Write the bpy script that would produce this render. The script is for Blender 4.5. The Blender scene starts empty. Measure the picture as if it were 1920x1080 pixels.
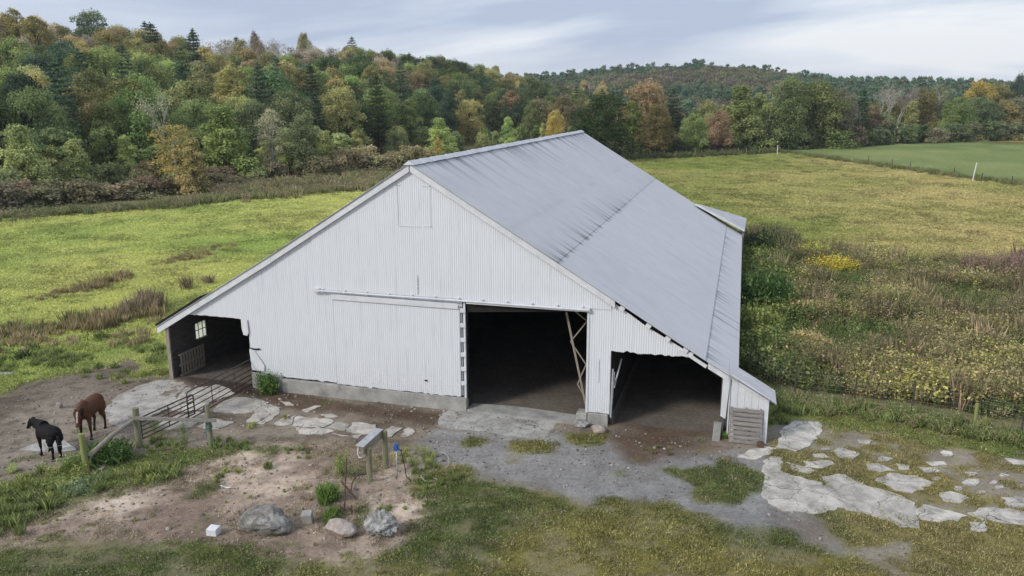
import bpy, bmesh, math, random
import numpy as np
from math import sin, cos, pi, radians
from mathutils import Vector, Matrix
S = bpy.context.scene
COL = S.collection
rng = np.random.default_rng(7)
random.seed(7)

# ------------------------------------------------------------------ camera
CAM = np.array([10.5371, -24.6768, 10.5]); YW, PT, RL, FP = .2786, .2298, -.0024, 1495.07
fw = np.array([-sin(YW)*cos(PT), cos(YW)*cos(PT), -sin(PT)])
rt = np.array([cos(YW), sin(YW), 0.]); up = np.cross(rt, fw)
r2 = rt*cos(RL)+up*sin(RL); u2 = np.cross(r2, fw)
def ray(u, v): return fw + r2*(u-960)/FP - u2*(v-540)/FP
def G(u, v, z=0.):                       # where a line of sight meets the level z
    d = ray(u, v); return CAM + d*((z-CAM[2])/d[2])
def W(u, v, y=0.):                       # where it meets the upright plane y
    d = ray(u, v); return CAM + d*((y-CAM[1])/d[1])
def X_(u, v, x=0.):
    d = ray(u, v); return CAM + d*((x-CAM[0])/d[0])
cd = bpy.data.cameras.new('camera'); cam = bpy.data.objects.new('camera', cd); COL.objects.link(cam)
cam.matrix_world = Matrix(((r2[0], u2[0], -fw[0], CAM[0]), (r2[1], u2[1], -fw[1], CAM[1]), (r2[2], u2[2], -fw[2], CAM[2]), (0, 0, 0, 1)))
cd.sensor_width = 36; cd.lens = FP/1920*36; cd.clip_end = 6000; cd.clip_start = .1
S.camera = cam

# ------------------------------------------------------------------ noise
def vnoise(x, y, s, seed=0):
    x = np.asarray(x)/s; y = np.asarray(y)/s
    xi = np.floor(x).astype(np.int64); yi = np.floor(y).astype(np.int64)
    fx = x-xi; fy = y-yi; fx = fx*fx*(3-2*fx); fy = fy*fy*(3-2*fy)
    def h(a, b):
        n = (a*374761393 + b*668265263 + seed*2147483647) & 0xffffffff
        n = ((n ^ (n >> 13))*1274126177) & 0xffffffff
        return ((n ^ (n >> 16)) & 0xffff)/65535.
    return (h(xi, yi)*(1-fx)+h(xi+1, yi)*fx)*(1-fy)+(h(xi, yi+1)*(1-fx)+h(xi+1, yi+1)*fx)*fy
def fbm(x, y, s, seed=0, o=3):
    a = 0; w = 1; t = 0
    for k in range(o):
        a = a+w*vnoise(x, y, s/2**k, seed+k*17); t += w; w *= .5
    return a/t
def sst(a, b, x):
    t = np.clip((np.asarray(x, float)-a)/(b-a), 0, 1); return t*t*(3-2*t)

# ------------------------------------------------------------------ terrain
_U = np.arange(-900, 3001, 20.)
_az = np.array([math.atan2(*(lambda d: (d[0], d[1]))(ray(u, 191))) for u in _U])
def to_ud(x, y):
    dx = np.asarray(x)-CAM[0]; dy = np.asarray(y)-CAM[1]
    d = np.hypot(dx, dy); a = np.arctan2(dx, dy)
    return np.interp(a, _az, _U), d
def slope_v(u, v):
    d = ray(u, v); return d[2]/math.hypot(d[0], d[1])
def ip(u, pts):
    xs, ys = zip(*pts); return np.interp(u, xs, ys)
LSKY = [(-900, 20), (-300, 10), (0, 22), (100, 36), (200, 48), (300, 62), (400, 80), (500, 78), (600, 86), (700, 90), (800, 100), (880, 120), (940, 137), (1000, 150), (1060, 160), (1120, 175)]
DF = [(-900, 92), (0, 104), (350, 122), (700, 160), (900, 205), (1100, 290)]
DR = [(-900, 210), (0, 232), (500, 275), (900, 350), (1100, 430)]
FSKY = [(-900, 150), (600, 150), (940, 142), (1000, 142), (1060, 138), (1130, 128), (1200, 124), (1300, 118), (1420, 126), (1500, 137), (1560, 148), (1650, 148), (1750, 150), (1840, 153), (1920, 157), (3000, 150)]
TREEH = 11.
_RL = np.array([CAM[2]+slope_v(u, ip(u, LSKY))*ip(u, DR)-TREEH for u in _U]); _RL = np.where(_U > 1120, 0, np.maximum(_RL, 0))
_RF = np.array([CAM[2]+slope_v(u, ip(u, FSKY))*690-9.5 for u in _U])
def H(x, y):
    u, d = to_ud(x, y)
    RLn = np.interp(u, _U, _RL)*sst(1160, 1040, u) if False else np.interp(u, _U, _RL)*(1-sst(1040, 1160, u))
    df = ip(u, DF); dr = ip(u, DR)
    t = np.clip((d-df)/(dr-df), 0, 1)
    h = RLn*(t**1.15)*(1-.35*np.clip((d-dr)/200, 0, 1))
    RF = np.interp(u, _U, _RF)
    h2 = RF*sst(330, 690, d)
    h = np.maximum(h, h2) + (fbm(x, y, 40, 5)-.5)*4*sst(110, 260, d)*(h > .5)
    ax = np.asarray(x); ay = np.asarray(y)
    near = (1-sst(0, 4, np.maximum(np.abs(ax)-11, np.maximum(-ay, ay-30))))
    h = h + (fbm(x, y, 9, 3)-.5)*.25*sst(30, 60, d)*(1-near)
    # low earth mound in front of the yard
    return h
def Hs(x, y): return float(H(np.array([x]), np.array([y]))[0])
def place(u, D):
    d = ray(u, 191); n = math.hypot(d[0], d[1]); return CAM[0]+d[0]/n*D, CAM[1]+d[1]/n*D

# ------------------------------------------------------------------ zones on the ground
def wpoly(pix): return np.array([G(u, v)[:2] for u, v in pix])
def sdist(P, x, y):                       # signed distance, negative inside
    x = np.asarray(x, float); y = np.asarray(y, float)
    best = np.full(x.shape, 1e9); ins = np.zeros(x.shape, bool); n = len(P)
    for i in range(n):
        a = P[i]; b = P[(i+1) % n]; e = b-a
        t = np.clip(((x-a[0])*e[0]+(y-a[1])*e[1])/(e@e+1e-9), 0, 1)
        best = np.minimum(best, np.hypot(x-a[0]-t*e[0], y-a[1]-t*e[1]))
        c = ((a[1] > y) != (b[1] > y))
        with np.errstate(divide='ignore', invalid='ignore'):
            xi = (b[0]-a[0])*(y-a[1])/(b[1]-a[1]+1e-12)+a[0]
        ins ^= (c & (x < xi))
    return np.where(ins, -best, best)
Z = {k: wpoly(v) for k, v in dict(
    yard=[(-300, 800), (0, 740), (60, 715), (190, 690), (250, 668), (268, 690), (245, 712), (320, 706), (420, 640), (880, 600), (1340, 640), (1440, 835), (1420, 850), (1250, 890), (900, 900), (800, 890), (700, 900), (650, 832), (430, 842), (300, 846), (200, 872), (60, 890), (0, 905), (-300, 930)],
    mound=[(-300, 1000), (0, 985), (100, 955), (330, 885), (450, 832), (650, 832), (810, 862), (812, 940), (800, 985), (740, 1030), (690, 1075), (560, 1070), (450, 1030), (300, 1020), (0, 1032), (-300, 1045)],
    gravel=[(790, 830), (820, 800), (1090, 815), (1250, 850), (1440, 842), (1500, 775), (1560, 795), (1930, 866), (2300, 960), (2300, 1250), (1850, 1200), (1680, 1085), (1500, 1005), (1380, 985), (1250, 950), (1090, 945), (1040, 925), (930, 905), (860, 872), (790, 868)],
    mixed=[(1430, 850), (1470, 815), (1540, 790), (1930, 862), (2300, 950), (2300, 1250), (1850, 1200), (1690, 1085), (1560, 1000), (1520, 930), (1450, 900)],
    patchA=[(1240, 880), (1300, 878), (1370, 862), (1430, 888), (1432, 915), (1400, 925), (1370, 950), (1310, 938), (1305, 905)],
    patchB=[(1580, 962), (1630, 965), (1680, 985), (1655, 1002), (1610, 990)],
    patchC=[(1720, 985), (1800, 972), (1810, 1000), (1760, 1015)],
    patchD=[(1845, 985), (1930, 975), (2100, 1000), (2100, 1040), (1930, 1030), (1860, 1015)],
    patchE=[(1500, 888), (1530, 880), (1590, 905), (1600, 925), (1560, 930), (1520, 905)],
    patchF=[(1060, 812), (1130, 815), (1140, 832), (1090, 838), (1062, 830)],
    patchG=[(950, 828), (1050, 830), (1040, 850), (960, 850)],
    patchH=[(870, 820), (905, 822), (900, 842), (872, 838)],
    verge=[(1495, 772), (1560, 775), (1700, 795), (1930, 830), (2300, 900), (2300, 955), (1930, 862), (1800, 845), (1650, 815), (1560, 798)],
    weedL=[(-300, 930), (0, 905), (60, 890), (200, 868), (300, 842), (430, 838), (470, 842), (440, 852), (330, 880), (300, 905), (200, 918), (120, 955), (40, 985), (-300, 1000)],
    door=[(880, 620), (1100, 600), (1095, 775), (882, 752)],
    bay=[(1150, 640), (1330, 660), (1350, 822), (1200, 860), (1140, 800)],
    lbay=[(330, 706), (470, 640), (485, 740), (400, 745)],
    brown=[(540, 740), (880, 775), (810, 800), (700, 785), (560, 770), (480, 735)],
    meadow=[(1380, 455), (1440, 450), (1560, 475), (1700, 500), (1930, 500), (2600, 520), (2600, 980), (1930, 845), (1700, 795), (1480, 765), (1400, 700)],
).items()}
Z['pastureL'] = wpoly([(-1200, 520), (-500, 450), (0, 410), (350, 382), (700, 352), (900, 330), (1190, 300), (1250, 700), (320, 740), (250, 665), (60, 715), (0, 735), (-300, 800), (-1200, 1200)])
Z['pastureR'] = np.array([G(1100, 300)[:2], G(1200, 299)[:2], G(1330, 292)[:2], G(1455, 287)[:2], G(1560, 296)[:2], G(1700, 318)[:2], G(1930, 352)[:2], G(2600, 470)[:2], G(2600, 560)[:2], [60, 10], [12, 0], [-11, 30]])
Z['crop'] = np.array([G(1462, 284)[:2], G(1560, 268)[:2], G(1640, 264.5)[:2], G(1760, 265.5)[:2], G(1930, 268)[:2], G(2700, 275)[:2], G(2600, 460)[:2], G(1930, 348)[:2], G(1700, 314)[:2], G(1560, 293)[:2]])
Z['gold'] = np.array([G(1740, 258)[:2], G(1930, 256)[:2], G(2700, 260)[:2], G(2700, 272)[:2], G(1930, 267)[:2], G(1745, 264.5)[:2]])
Z['crop2'] = np.array([G(1850, 246)[:2], G(1930, 243)[:2], G(2700, 240)[:2], G(2700, 259)[:2], G(1930, 255.5)[:2], G(1845, 256)[:2]])
LAWN = wpoly([(-400, 1045), (0, 1030), (300, 1018), (470, 1025), (560, 1060), (690, 1070), (740, 1025), (800, 975), (812, 930), (765, 920), (770, 895), (800, 882), (870, 872), (930, 905), (1050, 925), (1090, 947), (1150, 935), (1250, 950), (1380, 985), (1480, 1000), (1600, 1050), (1690, 1090), (1850, 1200), (2200, 1500), (-900, 1500)])
def msk(name, x, y, w=.3):
    P = LAWN if name == 'lawn' else Z[name]
    n = (fbm(x, y, max(w*2.2, .5), 11)-.5)*w*2.4
    return np.clip(.5-(sdist(P, x, y)+n)/w, 0, 1)
def zones(x, y):
    """base colour of the ground and cover amounts, by what grows or lies there"""
    x = np.asarray(x, float); y = np.asarray(y, float)
    c = np.empty(x.shape+(3,)); n1 = fbm(x, y, 14, 21)[..., None]; n2 = fbm(x, y, 3, 31)[..., None]; n3 = fbm(x, y, .7, 41)[..., None]
    def mx(a, b, t): return a*(1-t)+b*t
    A = np.array
    u, d = to_ud(x, y)
    c[:] = mx(mx(A([.055, .06, .022]), A([.13, .1, .055]), n1), A([.17, .16, .06]), n2*.5)      # brush land, forest floor
    nr = ((1-sst(30, 38, np.asarray(x)))*(1-sst(4, 7, np.asarray(y)))*(d < 60))[..., None]; c = mx(c, mx(A([.20, .165, .12]), A([.31, .265, .19]), n2), nr)
    strip = (sst(0, 4, sdist(Z['pastureL'], x, y))*(1-sst(6, 14, sdist(Z['pastureL'], x, y))))[..., None]
    c = mx(c, mx(A([.26, .21, .10]), A([.12, .13, .045]), n2), strip*.8)
    pl = msk('pastureL', x, y, 1.5)[..., None]; pr = msk('pastureR', x, y, 1.5)[..., None]
    gl = mx(mx(A([.175, .215, .055]), A([.255, .255, .085]), sst(.3, .75, n1)), A([.12, .155, .045]), sst(.5, .85, n2)*.6)
    far = sst(55, 95, d)[..., None]
    gl = mx(gl, A([.27, .265, .085]), far*.55*sst(.25, .6, n1))
    gr = mx(mx(A([.18, .215, .055]), A([.31, .275, .12]), sst(.3, .7, n1)*.5+.5*sst(2, 34, x)[..., None]), A([.12, .15, .04]), sst(.5, .85, n2)*.5)
    c = mx(c, gl*1.12, pl); c = mx(c, gr*1.05, pr)
    rows = np.sin(d*2*np.pi/5.5+u*.002+3*fbm(x, y, 30, 13))[..., None]*.5+.5; cn = fbm(x, y, 5, 14)[..., None]; cw = fbm(x, y, 18, 15)[..., None]
    cr = msk('crop', x, y, 1.2)[..., None]
    c = mx(c, mx(mx(A([.15, .20, .062]), A([.265, .295, .105]), sst(.3, .7, cn*.5+cw*.5)), A([.10, .145, .05]), .35*rows*cw), cr)
    c = mx(c, A([.36, .29, .06]), msk('gold', x, y, 2.)[..., None]); c = mx(c, A([.12, .21, .06]), msk('crop2', x, y, 2.)[..., None])
    md = msk('meadow', x, y, .8)[..., None]
    c = mx(c, mx(A([.13, .145, .055]), A([.22, .19, .10]), n2), md)
    n4 = fbm(x, y, .32, 43)[..., None]; dirtc = mx(mx(A([.15, .115, .09]), A([.33, .27, .215]), sst(.3, .7, n2)), A([.085, .06, .048]), np.clip(sst(.5, .75, n3)*.6+sst(.55, .75, n4)*.5, 0, .85))
    yd = msk('yard', x, y, .6); mo = msk('mound', x, y, .5); gv = msk('gravel', x, y, .5)
    c = mx(c, mx(mx(A([.17, .135, .10]), A([.30, .25, .195]), sst(.25, .75, n2)), A([.085, .065, .045]), sst(.5, .75, fbm(x, y, .38, 44)[..., None])*.6), yd[..., None])
    c = mx(c, A([.085, .055, .038])*(.7+.8*n3), (msk('brown', x, y, .5)*.85)[..., None])
    c = mx(c, dirtc*1.8*A([1, .98, .95]), mo[..., None])
    gb_ = fbm(x, y, 2.6, 88)[..., None]; gk_ = fbm(x, y, .5, 89)[..., None]
    c = mx(c, mx(mx(A([.18, .172, .165]), A([.31, .297, .28]), n2), A([.19, .155, .12]), sst(.5, .75, gb_)*.8)*(.8+.4*gk_), gv[..., None])
    c = mx(c, mx(A([.23, .195, .13]), A([.33, .285, .22]), n3), (msk('mixed', x, y, .5)*.85)[..., None])
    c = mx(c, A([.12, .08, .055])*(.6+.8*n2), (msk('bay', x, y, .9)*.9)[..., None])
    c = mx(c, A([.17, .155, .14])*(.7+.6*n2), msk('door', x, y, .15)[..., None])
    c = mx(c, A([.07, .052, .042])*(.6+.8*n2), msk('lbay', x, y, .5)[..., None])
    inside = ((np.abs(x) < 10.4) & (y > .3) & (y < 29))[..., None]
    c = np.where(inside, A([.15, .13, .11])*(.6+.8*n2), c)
    # cover of short grass
    lw = msk('lawn', x, y, .35); lw2 = np.maximum.reduce([msk(k, x, y, .25) for k in ('patchA', 'patchB', 'patchC', 'patchD', 'patchE', 'patchF', 'patchG', 'patchH')])
    vg = msk('verge', x, y, .4); mixd = msk('mixed', x, y, .4); wl = msk('weedL', x, y, .5)
    fb = fbm(x, y, 1.1, 51); fb2 = fbm(x, y, .45, 61)
    bare = np.maximum(sst(.58, .70, fb)*.8, sst(.6, .68, fbm(x, y, .55, 64))*.8)
    edge = sst(0, 5, y+11+.45*(x-8))                       # thinner, worn lawn towards the right
    lawn = lw*(1-bare*.6)
    cover = np.maximum.reduce([lawn, lw2*.95, vg, wl*(1-.3*bare), mixd*sst(.37, .52, fbm(x, y, 1.6, 71)*.6+fb2*.4)*.9, mo*sst(.66, .76, fb)*.7, yd*sst(.72, .8, fb)*.4])
    cover = np.where(inside[..., 0], 0, cover)
    worn = fbm(x, y, 4, 81)[..., None]
    gc = mx(A([.105, .122, .036]), A([.21, .185, .052]), sst(.35, .65, worn)*sst(-3, 6, x)[..., None])
    gc = mx(gc, A([.23, .18, .075]), (mixd[..., None]*.55*n2+0*n2))
    gc = mx(gc, A([.15, .18, .045]), np.maximum(vg, wl)[..., None]*.7)
    c = mx(c, gc*(.75+.5*n3), cover[..., None])
    return c, dict(cover=cover, pl=pl[..., 0], pr=pr[..., 0], crop=cr[..., 0], meadow=md[..., 0], gc=gc, gv=gv, yd=yd, mo=mo, inside=inside[..., 0], d=d, u=u, mixd=mixd, wl=wl, lw=lw)

# ------------------------------------------------------------------ materials
class NT:
    def __init__(s, name):
        s.m = bpy.data.materials.new(name); s.m.use_nodes = True; s.t = s.m.node_tree; s.n = s.t.nodes; s.l = s.t.links
        s.b = s.n['Principled BSDF']; s.out = s.n['Material Output']
    def add(s, ty, **kw):
        n = s.n.new(ty)
        for k, v in kw.items():
            if k in n.inputs.keys() if hasattr(n.inputs, 'keys') else False: n.inputs[k].default_value = v
            else: setattr(n, k, v)
        return n
    def link(s, a, b): s.l.new(a, b)
    def noise(s, scale, detail=4, rough=.6, vec=None, dist=0):
        n = s.n.new('ShaderNodeTexNoise'); n.inputs['Scale'].default_value = scale; n.inputs['Detail'].default_value = detail
        n.inputs['Roughness'].default_value = rough; n.inputs['Distortion'].default_value = dist
        if vec is not None: s.l.new(vec, n.inputs['Vector'])
        return n.outputs['Fac']
    def obj(s, scale=(1, 1, 1)):
        t = s.n.new('ShaderNodeTexCoord'); mp = s.n.new('ShaderNodeMapping'); mp.inputs['Scale'].default_value = scale
        s.l.new(t.outputs['Object'], mp.inputs['Vector']); return mp.outputs['Vector']
    def ramp(s, fac, stops):
        r = s.n.new('ShaderNodeValToRGB'); e = r.color_ramp.elements
        while len(e) < len(stops): e.new(.5)
        for i, (p, c) in enumerate(stops):
            e[i].position = p; e[i].color = (*c, 1) if len(c) == 3 else c
        s.l.new(fac, r.inputs['Fac']); return r.outputs['Color']
    def mix(s, fac, a, b, mode='MIX'):
        m = s.n.new('ShaderNodeMix'); m.data_type = 'RGBA'; m.blend_type = mode
        for v, i in ((fac, 0), (a, 6), (b, 7)):
            if hasattr(v, 'is_output') or isinstance(v, bpy.types.NodeSocket): s.l.new(v, m.inputs[i])
            elif i == 0: m.inputs[0].default_value = v
            else: m.inputs[i].default_value = (*v, 1)
        return m.outputs[2]
    def math(s, op, a, b=None, clamp=False):
        m = s.n.new('ShaderNodeMath'); m.operation = op; m.use_clamp = clamp
        for v, i in ((a, 0), (b, 1)):
            if v is None: continue
            if isinstance(v, bpy.types.NodeSocket): s.l.new(v, m.inputs[i])
            else: m.inputs[i].default_value = v
        return m.outputs[0]
    def col(s, c, rough=.8, spec=.3):
        if isinstance(c, bpy.types.NodeSocket): s.l.new(c, s.b.inputs['Base Color'])
        else: s.b.inputs['Base Color'].default_value = (*c, 1)
        s.b.inputs['Roughness'].default_value = rough; s.b.inputs['Specular IOR Level'].default_value = spec
        return s
    def bump(s, h, strength=.4, dist=.02):
        b = s.n.new('ShaderNodeBump'); b.inputs['Strength'].default_value = strength; b.inputs['Distance'].default_value = dist
        s.l.new(h, b.inputs['Height']); s.l.new(b.outputs['Normal'], s.b.inputs['Normal']); return s
def noisy(name, c1, c2, scale=4, rough=.8, bump=.3, bd=.01, stretch=(1, 1, 1), spec=.25, metal=0, fine=40):
    t = NT(name); v = t.obj(stretch); f = t.noise(scale, 6, .65, v); g = t.noise(fine, 3, .6, v)
    c = t.ramp(f, [(.3, c1), (.7, c2)]); c = t.mix(.25, c, t.ramp(g, [(.3, (.25, .25, .25)), (.7, (.8, .8, .8))]), 'OVERLAY')
    t.col(c, rough, spec).bump(g, bump, bd); t.b.inputs['Metallic'].default_value = metal
    return t.m
M = {}
M['wood'] = noisy('weathered_wood', (.20, .17, .13), (.38, .34, .28), 3, .9, .5, .01, (8, 8, 1))
M['woodg'] = noisy('grey_boards', (.16, .14, .125), (.34, .31, .28), 4, .9, .5, .01, (1, 6, 6))
M['postg'] = noisy('treated_post_wood', (.14, .15, .085), (.30, .28, .19), 2, .9, .5, .01, (10, 10, 1))
M['posty'] = noisy('mossy_post_wood', (.17, .20, .06), (.33, .33, .14), 2, .9, .5, .01, (10, 10, 1))
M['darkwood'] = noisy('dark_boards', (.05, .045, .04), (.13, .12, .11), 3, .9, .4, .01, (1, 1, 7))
M['inner'] = noisy('inner_shade_boards', (.012, .011, .01), (.03, .027, .025), 3, .95, .3, .01)  # near-black, the shade inside the barn put into the board colour
M['conc'] = noisy('old_concrete', (.22, .215, .195), (.42, .41, .38), 2.2, .9, .4, .01)
M['rust'] = noisy('rusty_steel', (.06, .035, .028), (.16, .09, .065), 9, .75, .3, .004)
M['dsteel'] = noisy('dull_dark_steel', (.04, .036, .034), (.10, .08, .07), 9, .6, .2, .003)
M['galv'] = noisy('galvanised_metal', (.35, .36, .37), (.55, .56, .57), 6, .45, .2, .003, spec=.5, metal=.3)
M['wtrim'] = noisy('white_trim_paint', (.55, .56, .575), (.70, .705, .72), 3, .6, .2, .004, (1, 1, 1))
M['green_rope'] = noisy('teal_rope', (.03, .12, .10), (.08, .22, .19), 30)
M['black'] = noisy('black_rubber', (.015, .015, .015), (.04, .04, .04), 30, .5)
M['hose'] = noisy('tan_hose', (.30, .28, .22), (.42, .40, .33), 20, .6)
M['blue'] = noisy('blue_paint', (.03, .08, .25), (.05, .14, .36), 20, .5)
M['white'] = noisy('white_plastic', (.62, .64, .66), (.8, .8, .8), 10, .5)
M['bark'] = noisy('bark', (.055, .045, .035), (.16, .14, .12), 3, .95, .6, .03, (6, 6, 1))
M['palebark'] = noisy('pale_bark', (.34, .32, .28), (.58, .56, .52), 3, .9, .4, .02, (4, 4, 1))
M['stem'] = noisy('dry_stems', (.16, .11, .07), (.28, .2, .13), 8)
def rockmat(name, a, b, c):
    t = NT(name); v = t.obj(); f = t.noise(3.2, 8, .7, v, .6); g = t.noise(22, 5, .7, v)
    cc = t.ramp(f, [(.32, a), (.5, b), (.66, c)]); cc = t.mix(.35, cc, t.ramp(g, [(.3, (.2, .2, .2)), (.7, (.85, .85, .85))]), 'OVERLAY')
    t.col(cc, .92, .2).bump(t.math('ADD', g, f), .8, .03); return t.m
M['rockd'] = rockmat('lichened_grey_stone', (.10, .095, .08), (.23, .215, .19), (.42, .41, .38))
M['rockp'] = rockmat('pinkish_stone', (.25, .20, .17), (.40, .34, .30), (.50, .45, .41))
M['rockw'] = rockmat('rough_pale_stone', (.08, .08, .075), (.30, .295, .28), (.55, .54, .52))
# painted corrugated steel
def paintmat(name, base, dirt, streak):
    t = NT(name); v = t.obj((1, 1, 1)); vs = t.obj((2.5, 1, .35))
    a = t.noise(.6, 5, .6, v); b = t.noise(3.5, 6, .7, vs); c = t.noise(25, 4, .7, v)
    k = t.mix(t.ramp(b, [(.5, (0, 0, 0)), (.78, (streak, streak, streak))]), base, dirt)
    k = t.mix(t.ramp(a, [(.35, (0, 0, 0)), (.75, (.25, .25, .25))]), k, tuple(x*.86 for x in base))
    sep = t.n.new('ShaderNodeSeparateXYZ'); t.l.new(v, sep.inputs[0])
    fx = t.math('FRACT', t.math('DIVIDE', sep.outputs['X'], .684)); seam = t.math('MULTIPLY', t.math('LESS_THAN', fx, .022), .30); k = t.mix(seam, k, (.30, .31, .33))
    rs = t.noise(1.7, 4, .6, t.obj((5, 1, .22))); rr = t.ramp(rs, [(.60, (0, 0, 0)), (.76, (.45, .45, .45))]); k = t.mix(rr, k, (.42, .36, .30))
    low = t.math('SUBTRACT', 1.6, sep.outputs['Z'], True)       # splashes and scuffs near the ground
    spl = t.math('MULTIPLY', low, t.math('GREATER_THAN', c, .56)); k = t.mix(t.math('MULTIPLY', spl, .42), k, (.36, .37, .38))
    t.col(k, .5, .35); return t.m
M['paint'] = paintmat('white_corrugated_steel', (.70, .715, .74), (.5, .52, .53), .35)
def attrcol(name, attr, rough=.8, spec=.2, mottle=.35, sc=9, bump=.3, bd=.01, inst=False):
    t = NT(name); a = t.n.new('ShaderNodeAttribute'); a.attribute_name = attr; a.attribute_type = 'INSTANCER' if inst else 'GEOMETRY'
    f = t.noise(sc, 6, .7, t.obj()); c = t.mix(mottle, a.outputs['Color'], t.ramp(f, [(.3, (.2, .2, .2)), (.7, (.85, .85, .85))]), 'OVERLAY')
    t.col(c, rough, spec).bump(f, bump, bd); return t.m
# foliage: colour of the plant (object colour, or the scatter's attribute), varied leaf by leaf, crown tops painted lighter as if lit
def leafmat(name, inst):
    t = NT(name)
    if inst:
        a = t.n.new('ShaderNodeAttribute'); a.attribute_name = 'col'; a.attribute_type = 'INSTANCER'; c = a.outputs['Color']
    else:
        a = t.n.new('ShaderNodeObjectInfo'); c = a.outputs['Color']
    r = t.n.new('ShaderNodeAttribute'); r.attribute_name = 'leaf_tone'
    k = t.math('MULTIPLY_ADD', r.outputs['Fac'], 2.0); t.n[-1].inputs[2].default_value = .75
    hs = t.n.new('ShaderNodeHueSaturation'); t.l.new(c, hs.inputs['Color']); t.l.new(k, hs.inputs['Value'])
    hh = t.math('MULTIPLY_ADD', r.outputs['Fac'], -.05); t.n[-1].inputs[2].default_value = .525; t.l.new(hh, hs.inputs['Hue']); hs.inputs['Saturation'].default_value = .92
    t.n.remove(t.b)
    d = t.n.new('ShaderNodeBsdfDiffuse'); tr = t.n.new('ShaderNodeBsdfTranslucent'); mx = t.n.new('ShaderNodeMixShader'); mx.inputs[0].default_value = .36
    t.l.new(hs.outputs[0], d.inputs[0]); t.l.new(hs.outputs[0], tr.inputs[0]); t.l.new(d.outputs[0], mx.inputs[1]); t.l.new(tr.outputs[0], mx.inputs[2]); t.l.new(mx.outputs[0], t.out.inputs[0])
    return t.m
M['leaf'] = leafmat('foliage', False); M['leafi'] = leafmat('ground_foliage', True)
# ground
t = NT('earth_and_grass'); a = t.n.new('ShaderNodeAttribute'); a.attribute_name = 'col'
v = t.obj(); g1 = t.noise(34, 6, .75, v); g2 = t.noise(7, 6, .7, v); g3 = t.noise(1.3, 5, .65, v)
vo = t.n.new('ShaderNodeTexVoronoi'); vo.inputs['Scale'].default_value = 26; t.l.new(v, vo.inputs['Vector'])
c = t.mix(.55, a.outputs['Color'], t.ramp(g1, [(.3, (.12, .12, .12)), (.72, (.92, .92, .92))]), 'OVERLAY')
c = t.mix(.45, c, t.ramp(g2, [(.3, (.2, .2, .2)), (.7, (.82, .82, .82))]), 'OVERLAY')
c = t.mix(.35, c, t.ramp(g3, [(.3, (.25, .25, .25)), (.7, (.75, .75, .75))]), 'OVERLAY')
st = t.math('LESS_THAN', vo.outputs['Distance'], .17); sv = t.n.new('ShaderNodeSeparateColor'); t.l.new(vo.outputs['Color'], sv.inputs[0])
st = t.math('MULTIPLY', st, t.math('GREATER_THAN', sv.outputs[0], .8))
a2 = t.n.new('ShaderNodeAttribute'); a2.attribute_name = 'bare'
c = t.mix(t.math('MULTIPLY', st, t.math('MULTIPLY', a2.outputs['Fac'], .7)), c, (.46, .44, .41))
t.col(c, .95, .1).bump(t.math('ADD', g2, g1), .6, .03); M['ground'] = t.m
t = NT('broken_concrete'); a = t.n.new('ShaderNodeAttribute'); a.attribute_name = 'col'; v = t.obj()
f = t.noise(1.6, 7, .7, v, .5); g = t.noise(18, 5, .7, v)
c = t.mix(t.ramp(f, [(.40, (0, 0, 0)), (.66, (.8, .8, .8))]), a.outputs['Color'], (.19, .175, .155))
c = t.mix(.3, c, t.ramp(g, [(.3, (.2, .2, .2)), (.7, (.8, .8, .8))]), 'OVERLAY')
vo = t.n.new('ShaderNodeTexVoronoi'); vo.feature = 'DISTANCE_TO_EDGE'; vo.inputs['Scale'].default_value = .8
ad = t.n.new('ShaderNodeVectorMath'); ad.operation = 'MULTIPLY_ADD'; nn = t.n.new('ShaderNodeTexNoise'); nn.inputs['Scale'].default_value = 2.5; nn.inputs['Detail'].default_value = 5; t.l.new(v, nn.inputs['Vector'])
t.l.new(nn.outputs['Color'], ad.inputs[0]); ad.inputs[1].default_value = (.5, .5, 0); t.l.new(v, ad.inputs[2]); t.l.new(ad.outputs[0], vo.inputs['Vector'])
cr = t.math('LESS_THAN', vo.outputs['Distance'], .007); c = t.mix(t.math('MULTIPLY', cr, .8), c, (.09, .085, .07))
t.col(c, .9, .2).bump(g, .4, .008); M['slab'] = t.m
M['roof'] = attrcol('weathered_grey_white_roof', 'col', .6, .25, .10, 1.2, .02, .003)
M['coat'] = attrcol('horse_coat', 'col', .75, .12, .25, 8, .15, .004)
t = NT('window_glass'); t.n.remove(t.b); a_ = t.n.new('ShaderNodeBsdfTranslucent'); a_.inputs[0].default_value = (.9, .92, .85, 1); b_ = t.n.new('ShaderNodeBsdfTransparent'); m_ = t.n.new('ShaderNodeMixShader'); m_.inputs[0].default_value = .45; t.l.new(a_.outputs[0], m_.inputs[1]); t.l.new(b_.outputs[0], m_.inputs[2]); t.l.new(m_.outputs[0], t.out.inputs[0]); M['glass'] = t.m

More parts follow.
